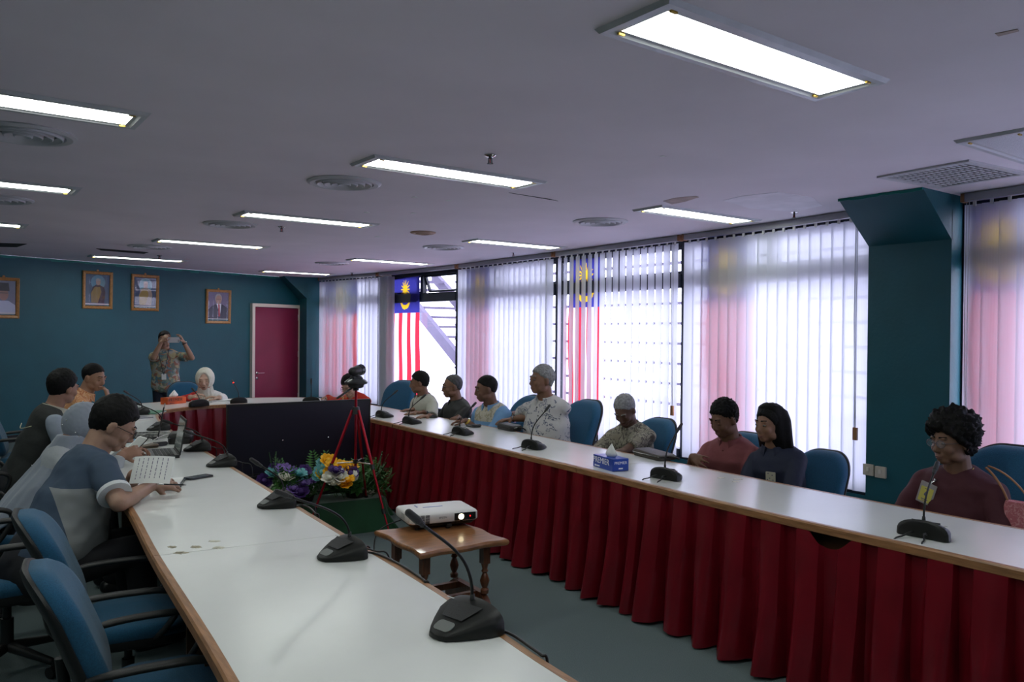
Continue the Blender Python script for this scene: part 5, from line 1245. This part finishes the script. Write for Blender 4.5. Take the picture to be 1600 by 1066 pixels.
def watch(I, sd, ma):
    S_, E_, W_, hd = I['arms'][sd]; d = (W_-E_).normalized(); p = W_-d*.02; q = BM(); cap(q, p-d*.008, p+d*.008, .032*I['s'], .031*I['s'], 16, flat=True)
    o = obj('wristwatch', q, ma, I['t'], radians(40)); n = V(hd.get('n', (0, 0, 1))); n = (n-d*n.dot(d)).normalized(); q = BM(); cap(q, p+n*.028, p+n*.038, .016, flat=True); obj('dial', q, m_steel, o, radians(40))
def placket(I, ma, n=4, off=None):
    q = BM()
    for i in range(n): c = onfront(I, 0, .06+i*.075, (.098 if off is None else off)); cap(q, c, c+I['f']*.004, .006, flat=True)
    obj('button', q, ma, I['so'], radians(40))
TT = T+.018
U_ = V((0, 0, 1))
def hd(p, d, n=(0, 0, 1), **k): return dict(p=p, d=d, n=n, **k)
# ---- right-hand row, from the far end to the near
def onT(u, v, z=TT): return G(u, v, z)
white_leaf = pattern('white_leaf_print', [(0, (.52, .51, .50)), (.545, (.07, .08, .14)), (.575, (.50, .50, .50)), (.64, (.12, .13, .2)), (.68, (.52, .51, .5))], 15, 'noi')
batik_grey = pattern('grey_batik', [(0, (.24, .22, .17)), (.44, (.10, .09, .08)), (.50, (.30, .28, .22)), (.58, (.12, .11, .10)), (.62, (.26, .24, .19))], 16, 'noi')
batik_orange = pattern('orange_batik', [(0, (.62, .30, .14)), (.48, (.70, .42, .24)), (.55, (.50, .18, .08)), (.6, (.64, .32, .16))], 14, 'noi')
batik_multi = pattern('multicolour_batik', [(0, (.16, .18, .15)), (.2, (.42, .36, .22)), (.4, (.10, .20, .26)), (.55, (.40, .38, .34)), (.7, (.30, .14, .10)), (.85, (.20, .26, .22))], 26)
red_floral = pattern('red_floral', [(0, (.48, .035, .02)), (.60, (.16, .14, .04)), (.68, (.45, .04, .02)), (.82, (.45, .25, .12)), (.88, (.4, .03, .02))], 24)
# H cream shirt
H0 = onx(655, 598, 4.30)
def right_person(uv, X, **k): return onx(uv[0], uv[1], X)
def pel(h, dx=.06, dy=0, z=.44): return V((h.x+dx, h.y+dy, z))
h = H0; I = person(h, pel(h, .10), 185, 'person in a cream short-sleeved shirt, farthest man along the windows, palms down', 150, 6, 0, s=.98, skin=(.20, .10, .06), hair=('short', m_hair), shirt=mat('cream_cloth', (.42, .42, .35), .9, bump=.2, bscale=40), wW=.15,
    hands={1: hd(onT(650, 645), (-1, -.1, -.05)), -1: hd(onT(645, 640), (-1, .1, -.05))})
q = BM(); tube(q, catmull([onfront(I, -.10, 0, .03), onfront(I, -.05, .12, .12), onfront(I, .10, .30, .13)], 6), .011, 6); obj('bag_strap', q, m_brleath, I['t'], True)
# I black jacket
h = onx(706, 604, 4.27); I = person(h, pel(h, .12), 178, 'person in a black jacket and spectacles with thinning hair, second man from the far end', 165, 4, 0, s=.98, skin=(.20, .105, .07), hair=('balding', m_salt), shirt=mat('black_jacket_cloth', (.012, .013, .013), .6, bump=.2, bscale=30), sleeve='long', wS=.215, wW=.17, belly=.03,
    hands={1: hd(onT(670, 650), (-1, -.05, -.04)), -1: hd(onT(662, 644), (-1, .1, -.04))}); spectacles(I)
# J light blue shirt
lb = mat('light_blue_cloth', (.17, .33, .56), .85, bump=.2, bscale=40); bt = pattern('pale_batik_yoke', [(0, (.50, .47, .38)), (.48, (.38, .35, .25)), (.54, (.52, .50, .42))], 16, 'noi')
h = onx(759, 608, 4.22); Jc = h; I = person(h, pel(h, .14), 192, 'person in a light blue shirt with patterned yoke, hands clasped on the table', 160, 8, 0, s=1.02, skin=(.16, .08, .05), hair=('cropped', m_hair), shirt=split_mat('blue_shirt_with_yoke', (.17, .33, .56), [(.50, .47, .38), (.34, .31, .22)], [(0, 0, 1, -(h.z-.30)), (0, 1, 0, .13), (0, -1, 0, .13)]), wS=.21, wW=.17, belly=.04, fat=1.06, collar=lb,
    hands={1: hd(onT(728, 661)+V((.0, 0, .02)), (-1, .5, -.1), (0, .2, 1), curl=.5), -1: hd(onT(716, 652), (-.9, -.5, -.1), (0, 0, 1), curl=.5)}); watch(I, 1, m_brass)
chair(4.36, Jc.y-.05, 182, 'blue office chair mostly hidden behind the man in the light blue shirt')
# K white leaf print, grey hair
h = onx(846, 594, 4.27); Kc = h; I = person(h, pel(h, .12, -.02, .47), 196, 'person with grey hair in a white leaf-print shirt, hand on a black clutch bag', 172, -2, 0, s=1.05, skin=(.20, .11, .08), hair=('short', m_grey), shirt=white_leaf, wS=.215, wW=.19, belly=.07, fat=1.06,
    hands={1: hd(onT(790, 664)+V((.05, -.02, .05)), (-1, .25, -.12), (0, 0, 1)), -1: hd(onT(785, 652), (-1, -.1, -.05))}); watch(I, 1, m_steel); placket(I, m_blk, 4, .13)
# L grey, head bowed
h = onx(976, 641, 4.30); Lc = h; I = person(h, pel(h, .16, .02, .42), 196, 'person with cropped grey hair in a grey batik shirt, head bowed', 200, 38, 0, s=.98, skin=(.115, .06, .04), hair=('cropped', m_grey), shirt=batik_grey, closed=True, wS=.195, wW=.155,
    hands={1: hd(V((3.92, h.y-.10, .66)), (-1, .6, -.1), (0, 0, 1), curl=.5), -1: hd(V((3.92, h.y+.1, .66)), (-1, -.6, -.1), (0, 0, 1), curl=.5)})
o, c, X, Y, N3 = pbadge(I, 985, 701, .055, .04, mat('yellow_badge', (.5, .42, .05), .5))
# M rose shirt
h = onx(1131, 655, 4.30); Mc = h; rose = mat('dusty_rose_cloth', (.20, .055, .06), .85, bump=.2, bscale=40)
I = person(h, pel(h, .12, .0, .42), 186, 'person in a dusty rose shirt with short black hair, hand held against the belly', 176, 20, 0, s=1.0, skin=(.15, .075, .045), hair=('spiky', m_hair), shirt=rose, closed=True, wS=.20, wW=.15,
    hands={-1: hd(V((h.x-.24, h.y+.06, .735+.05)), (-.35, -1, -.15), (-.9, .2, .4), curl=.28, spread=.2), 1: hd(V((h.x-.25, h.y-.16, .64)), (-.5, 1, 0), (-.6, 0, .7), curl=.5)}); placket(I, rose, 3)
# N long hair woman
h = onx(1203, 663, 4.30); Nc = h; navy = mat('navy_blouse_cloth', (.010, .015, .04), .75, bump=.15, bscale=40)
I = person(h, pel(h, .12, -.06, .40), 190, 'person with long straight black hair in a navy blouse, in profile beside an empty chair', 172, 3, 0, s=.98, skin=(.25, .13, .08), hair=('long', m_hair), shirt=navy, sleeve='long', wS=.18, wW=.14, collar=navy,
    hands={1: hd(V((h.x-.28, h.y-.1, .62)), (-1, .5, 0)), -1: hd(V((h.x-.28, h.y+.05, .62)), (-1, -.5, 0))})
Mh, s = I['Mh'], 1
b = BM(); rs = []
hc = Mh.translation
for z, cx_, rx, ry in ((.122, -.018, .05, .05), (.10, -.03, .094, .084), (.04, -.042, .097, .107), (-.03, -.050, .096, .113), (-.10, -.062, .092, .115), (-.17, -.084, .082, .118), (-.26, -.102, .085, .125), (-.35, -.118, .08, .125), (-.44, -.13, .065, .11), (-.52, -.135, .035, .08)):
    rs.append([hc+V((-(cx_+rx*cos(a))*1.0, ry*sin(a)*(1+.06*sin(a*7)), z+.02*(cos(a)))) for a in [2*pi*k/36 for k in range(36)]])
rings(b, rs); me = blob('lh', b, .008, 5); obj('hair_lengths', me, m_hair, I['t'], True)
o, c, X, Y, N3 = pbadge(I, 1205, 744, .06, .06, mat('white_yellow_tag', (.5, .48, .38), .5))
b = BM(); [plate(b, c, X, Y, N3, [(x+.004*cos(a), y+.004*sin(a)) for a in [2*pi*k/6 for k in range(6)]], .001) for x, y in ((-.015, .02), (.01, .01), (-.005, -.01), (.015, -.02), (-.02, -.02))]; obj('tag_mark', b, m_ink, o)
# O woman in maroon
h = onx(1487, 690, 4.27); Oc = h; maroon = mat('maroon_blouse_cloth', (.055, .007, .014), .8, bump=.15, bscale=30)
I = person(h, pel(h, .14, .0, .42), 176, 'person with curly black hair and spectacles in a maroon blouse with a yellow badge', 160, 4, 0, s=1.02, skin=(.18, .095, .06), hair=('curly', m_hair), shirt=maroon, sleeve='long', wS=.215, wW=.18, belly=.05, fat=1.1, collar=False, voxel=.005, fold=.018,
    hands={1: hd(V((3.98, h.y-.22, .66)), (-1, .5, 0)), -1: hd(V((3.98, h.y+.20, .66)), (-1, -.5, 0))}); spectacles(I, mat('spectacle_rim', (.05, .04, .05), .3), .023)
b = BM(); Nn2 = I['N']
q = BM(); tube(q, catmull([onfront(I, .075, -.02, -.01), onfront(I, .06, .05, .075), onfront(I, 0, .12, .115), onfront(I, -.06, .05, .075), onfront(I, -.075, -.02, -.01)], 6), .0022, 5); obj('necklace', q, mat('gold_chain', (.6, .4, .12), .3, .9), I['t'], True)
o, c, X, Y, N3 = pbadge(I, 1450, 771, .085, .115, mat('clear_badge_holder', (.35, .32, .33), .25), 'badge_holder', .28)
b = BM(); plate(b, c-Y*.008, X, Y, N3, rrect(.066, .08, .002, 2), .001); cd_ = obj('yellow_card', b, mat('yellow_card', (.62, .55, .12), .6), o)
b = BM(); c2 = c+N3*.0015
for P_ in ([(-.004, .012), (.004, .012), (.010, -.004), (.006, -.010), (-.006, -.010), (-.010, -.004)], [(-.018, -.028), (.018, -.028), (.018, -.032), (-.018, -.032)], [(-.014, -.037), (.014, -.037), (.014, -.040), (-.014, -.040)], [(-.012, .026), (.012, .026), (.012, .029), (-.012, .029)]): plate(b, c2-Y*.004, X, Y, N3, P_, .0006)
obj('printed_emblem', b, m_ink, cd_)
b = BM(); cc, nn_ = onshirt(I, 1463, 751, .003); cap(b, cc, cc+nn_*.01, .011, .006); cap(b, cc, c+Y*.05, .004); obj('brooch_clip', b, m_steel, I['t'], True)
# handbag on her chair
p = onx(1585, 812, 4.42); t = empty('handbag', (4.28, onx(1594, 800, 4.28).y, .49), 0, 'pink patterned handbag with brown strap hanging beside the woman in maroon', 'handbag')
b = BM(); rs = []
for z, k in ((.0, .8), (.03, 1.0), (.18, .95), (.30, .62)): rs.append([V((x*k, y*k, z)) for x, y in rrect(.10, .20, .04)])
rings(b, rs); obj('bag_body', b, pattern('pink_print', [(0, (.42, .13, .15)), (.5, (.55, .26, .27)), (.56, (.42, .13, .15))], 40, 'noi'), t, radians(50))
b = BM(); tube(b, bez((0, .05, .28), (-.01, .07, .36), (.0, .12, .42), (.03, .17, .44), 10), .006, 6); tube(b, bez((0, -.06, .28), (0, -.02, .36), (.01, .06, .44), (.03, .16, .45), 10), .005, 6); obj('strap', b, m_brown, t, True)
# chairs of the right row
for (u, v), l in (((907, 630), 'empty blue office chair between the man in leaf print and the bowed grey-haired man'), ((1024, 659), 'blue office chair just right of the bowed grey-haired man'), ((1286, 710), 'blue office chair to the right of the long-haired woman'), ((1572, 706), 'blue office chair behind the woman in maroon at the right edge'),
                  ((1160, 682), 'blue office chair of which a corner shows behind the man in rose')):
    p = onx(u, v, 4.66); chair(4.66-.33, p.y+.0, 180, l, (p.z+.02)/.98)
# G woman in red behind the tripod
h = dep(545, 603, 9.2); Gc = h
I = person(h, V((h.x+.34, h.y+.24, .44)), 222, 'person in a red floral blouse and spectacles bent over the far corner of the table', 215, 30, 0, s=.98, skin=(.34, .20, .14), hair=('thick', m_hair), shirt=red_floral, closed=True, sleeve='long', wS=.19, wW=.16, hands={1: hd(G(520, 622, TT)+V((.1, .1, .02)), (-1, .3, 0), curl=.4), -1: hd(G(505, 622, TT)+V((.05, .2, .02)), (-.6, -1, 0), curl=.4)}); spectacles(I)
b = BM(); ell(b, (-.11, 0, .03), (.05, .045, .05), I['Mh'], 14); obj('hair_bun', b, m_hair, I['t'], True)
p = dep(590, 622, 9.5); chair(p.x+.10, p.y+.05, 205, 'blue office chair at the far corner, right of the woman in red', 1.0)
p = dep(556, 625, 9.4)
# F woman in white headscarf
h = dep(320, 593, 9.78); Fc = h; scarf = mat('white_scarf_cloth', (.62, .60, .52), .85, bump=.2, bscale=20)
redw = mat('red_cloth', (.50, .02, .02), .8); whitecl = mat('white_blouse_cloth', (.62, .62, .60), .85, bump=.3, bscale=60)
def hijab(I, ma, drape=.30, wide=.19, back=.30):
    Mh, s, t = I['Mh'], I['s'], I['t']; b = BM(); bmesh.ops.create_icosphere(b, subdivisions=5, radius=1)
    for v in b.verts:
        d = v.co.normalized(); fx = d.x-.0; ang = sqrt((d.y/.60)**2+((d.z+.05)/.74)**2) if d.x > 0 else 9
        m_ = max(0, min(1, (ang-.92)/.14+.5)); m_ = m_*m_*(3-2*m_)
        th = (.020+.003*noise.noise(d*7))*m_-.022*(1-m_)
        v.co = Mh @ (V(((.099+th)*d.x-.015, (.082+th)*d.y, (.104+th)*d.z+.010))*s)
    obj('headscarf', b, ma, t, True)
    b = BM(); rs = []; c0 = Mh @ V((-.03*s, 0, -.075*s)); N = I['N']; f, r, u = I['ty'], I['r'], I['u']; hf = Mh.to_3x3() @ V((1, 0, 0)); hf = V((hf.x, hf.y, 0)).normalized()
    for k, (tt, rf, rb, ry) in enumerate(((0, .088, .088, .078), (.18, .100, .100, .088), (.38, .125, .125, wide*.72), (.6, .150, .155, wide*.98), (.85, .168, .175, wide*1.08), (1.0, .172, .180, wide*1.10))):
        cc = c0.lerp(N-u*(drape*s*.6), tt); ff = hf.lerp(f, min(1, tt*1.6)).normalized(); rr_ = V((-ff.y, ff.x, 0)); ring = []
        for j in range(48):
            a = 2*pi*j/48; fold = 1+.045*sin(j*1.9+k*1.3)+.03*sin(j*.8+k); ca = cos(a)
            q_ = cc+(ff*ca*(rf if ca > 0 else rb)+rr_*sin(a)*ry)*s*fold
            q_ -= V((0, 0, 1))*tt*(.07*max(0, ca)+back*.28*max(0, -ca)**1.2); q_ -= f*(tt*max(0, -ca)*back*.20); q_.z -= .03*(1-tt)*max(0, ca); ring.append(q_)
        rs.append(ring)
    rings(b, rs); me = blob('dr', b, .008, 3); obj('scarf_drape', me, ma, t, True)
I = person(h, V((h.x+.06, h.y+.14, .47)), 252, 'person in a white headscarf and red and white blouse seated at the head table', 246, 10, 0, s=1.10, skin=(.50, .32, .24), hair=('short', None), shirt=split_mat('red_and_white_blouse', (.62, .62, .60), (.50, .02, .02), [(-1, 0, 0, -.12)]), closed=True, sleeve='long', wS=.205, wW=.16, collar=False,
    hands={1: hd(G(336, 626, TT)+V((.05, .02, .03)), (-1, .1, .15), (0, 0, 1), curl=.5, el=(1, 0, -.25)), -1: hd(G(304, 626, TT)+V((-.03, .05, .04)), (1, -.3, .3), (0, 0, 1), curl=.5, el=(-1, 0, -.25))}); hijab(I, scarf, .42, .155)
chair(h.x-.10, h.y+.42, 262, 'blue office chair behind the woman in the white headscarf', .93)
# E standing, photographing
h = dep(257, 531, 11.2); Ec = h; zf = h.z
I = person(h, V((h.x+.03, h.y+.05, h.z-.66)), 250, 'person standing by the teal wall in a multicoloured batik shirt, photographing with a phone', 252, 0, 0, s=.98, skin=(.38, .22, .15), hair=('short', m_hair), shirt=batik_multi, wS=.195, wW=.155, seated=False, fold=.006,
    hands={-1: hd(h+V((-.10, -.26, -.03)), (.6, -.15, .9), (-.6, -.4, .3), curl=.45, el=(-.45, 0, -1)), 1: hd(h+V((.20, -.24, -.03)), (-.5, -.2, .9), (.6, -.3, .4), curl=.45, el=(.5, 0, -1))}, trousers=mat('dark_navy_trousers', (.010, .013, .03), .8))
lanyard(I, 0, .34, .158, mat('dark_lanyard', (.02, .03, .06), .7)); badge(I, 0, .37, .156, .06, .085, m_paper, 'name_badge'); watch(I, 1, m_blk)
phone(h+V((.05, -.30, 0)), 0, 'silver-backed phone held up by the standing photographer', tilt=(radians(-90), 0, radians(-20)), z=h.z-.0, case=mat('silver_case', (.62, .62, .66), .25, .3))
# ---- left-hand group
# D orange batik
h = dep(147, 590, 7.35); Dc = h
I = person(h, V((h.x-.44, h.y+.12, .44)), 350, 'person in an orange batik shirt looking down, farthest on the left side', 312, 14, 0, s=1.04, skin=(.32, .17, .11), hair=('cropped', m_hair), shirt=batik_orange, closed=True, wS=.205, wW=.17, belly=.04, fat=1.08,
    hands={1: hd(V((h.x+.14, h.y+.18, TT)), (1, -.3, 0), curl=.4), -1: hd(h+V((.10, -.14, -.20)), (-.2, .2, 1), (.8, -.4, 0), curl=.8, el=(0, -.3, -1))})
placket(I, m_brown, 3)
# C black vest
h = dep(99, 606, 5.75); Cc = h; greyc = mat('grey_sleeve_cloth', (.26, .30, .36), .85, bump=.2, bscale=30); vest = mat('black_vest_cloth', (.012, .014, .013), .8, bump=.2, bscale=50)
I = person(h, V((h.x-.30, h.y-.02, .46)), 8, 'person in a black waistcoat over a grey shirt, leaning in to talk', 28, 8, 4, s=1.0, skin=(.30, .16, .11), hair=('thick', m_hair), shirt=vest, sleeve='none', wS=.20, wW=.165, belly=.02, collar=mat('stone_collar', (.42, .40, .32), .8),
    hands={1: hd(V((h.x+.22, h.y+.20, TT)), (1, .1, 0), curl=.3), -1: hd(V((h.x+.20, h.y-.16, TT)), (1, .2, 0), curl=.3)})
for sd in (1, -1):
    S_, E_, W_, _ = I['arms'][sd]; q = BM(); cap(q, S_, E_, .063, .054, 16); cap(q, E_, E_.lerp(W_, .9), .053, .036, 16, flat=True); ell(q, E_, (.054,)*3); obj('shirt_sleeve', blob('x', q, .009, 3, None, (.012, .08)), greyc, I['so'], True)
q = BM(); tube(q, catmull([onfront(I, -.12, .16, -.115), onfront(I, -.02, .20, -.145), onfront(I, .08, .17, -.13)], 5), .003, 5); obj('piping', q, mat('pale_piping', (.5, .47, .3), .7), I['so'], True)
# B grey headscarf
h = dep(132, 664, 4.75); Bc = h; gscarf = mat('blue_grey_scarf_cloth', (.22, .25, .30), .75, bump=.1, bscale=20, sheen=.3); gtunic = mat('pale_grey_tunic_cloth', (.34, .36, .38), .85, bump=.2, bscale=30)
I = person(h, V((h.x-.30, h.y+.0, .44)), 2, 'person in a blue-grey headscarf with sparkling stones, holding a phone', 20, 32, 0, s=1.0, skin=(.30, .17, .11), hair=('short', None), shirt=gtunic, closed=True, sleeve='long', wS=.19, wW=.165, collar=False,
    hands={1: hd(G(207, 712, .80)+V((-.02, .10, .02)), (1, -.2, .1), (0, .3, 1), curl=.6), -1: hd(G(203, 715, .80)+V((-.05, -.0, .02)), (1, .1, .2), (0, -.8, .6), curl=.6)}); hijab(I, gscarf, .50, .20, .75)
phone(G(212, 694, .86), 0, 'dark phone tilted in the hands of the woman in the blue-grey headscarf', tilt=(radians(10), radians(-38), radians(25)), z=.845)
b = BM(); o_ = V((0, 0, CZ))-I['org']; n_ = 0
for u, v in ((82, 656), (104, 657), (66, 684), (118, 676), (64, 688), (123, 682), (46, 724), (50, 728), (90, 700), (76, 668), (108, 640), (130, 628), (58, 705), (98, 664)):
    best = None
    for c_o in I['t'].children:
        if c_o.name.startswith(('headscarf', 'scarf_drape')):
            ok, loc, nrm, _ = c_o.ray_cast(o_, ray(u, v).normalized())
            if ok and (best is None or (loc-o_).length < (best-o_).length): best = loc
    if best: ell(b, best, (.005,)*3, n=6); n_ += 1
if n_: obj('sparkling_stones', b, m_steel, I['t'], True)
# A foreground man
h = dep(178, 664, 4.05); Ac = h; polo = mat('blue_grey_polo_cloth', (.045, .070, .11), .8, bump=.25, bscale=60); side_ = mat('silver_grey_panel_cloth', (.22, .23, .24), .6, bump=.15, bscale=20)
Pm = V((.40, 4.28, .46))
I = person(h, Pm, 6, 'person in a blue-grey polo shirt with spectacles, leaning on the table and writing', 352, 30, 0, s=1.08, skin=(.34, .19, .12), hair=('thick', m_hair), shirt=split_mat('polo_with_grey_panel', (.045, .070, .11), (.22, .23, .24), [(1, 0, .25, -.275), (0, 0, -1, .84)]), collar=polo, closed=True, wS=.225, wW=.19, belly=.06, fat=1.08, voxel=.005, fold=.02, hands={'cuff': mat('white_cuff_rib', (.6, .62, .64), .7),
    -1: hd(G(236, 757, TT+.03)+V((.0, -.03, .0)), (1, .15, -.05), (0, -.55, .8), curl=.55, grip=1, E=G(186, 787, T+.035)), 1: hd(dep(208, 742, 4.02), (.9, -.05, .5), (-.1, .8, .5), curl=.5, el=(0, .8, -.6))})
spectacles(I, m_blk, .022)
W_ = G(262, 757, TT+.04); tp = G(290, 757, .80)
pn = empty('pen', (W_.x, W_.y, W_.z), 0, 'slim dark pen in the writing hand', 'pen'); b = BM(); dd = V((.8, -.45, -.05)).normalized(); cap(b, -dd*.05, dd*.075, .0042, .0038); cap(b, dd*.075, dd*.09, .003, .001); obj('barrel', b, m_blkg, pn, True)
b = BM(); cap(b, -dd*.052, -dd*.02, .005); obj('cap', b, m_steel, pn, True)
# chairs of the left side
chair(.68, 3.62, -8, 'second nearest empty blue office chair at the bottom left, beside the worn spots', .88)
chair(.64, 2.86, -8, 'nearest blue office chair at the bottom left corner', .86)
chair(.30, Ac.y-.10, 0, 'blue office chair under the man in the blue-grey polo')
chair(.16, Bc.y-.05, 0, 'blue office chair behind the woman in the blue-grey headscarf')
chair(.24, Cc.y-.0, 0, 'blue office chair behind the man in the black waistcoat')
chair(Dc.x-.50, Dc.y+.12, -8, 'blue office chair behind the man in orange batik')
chair(-.55, 2.95, -25, 'blue office chair in a second row, cut by the left edge near the bottom')
# the skins share one fine structure: nothing more to do
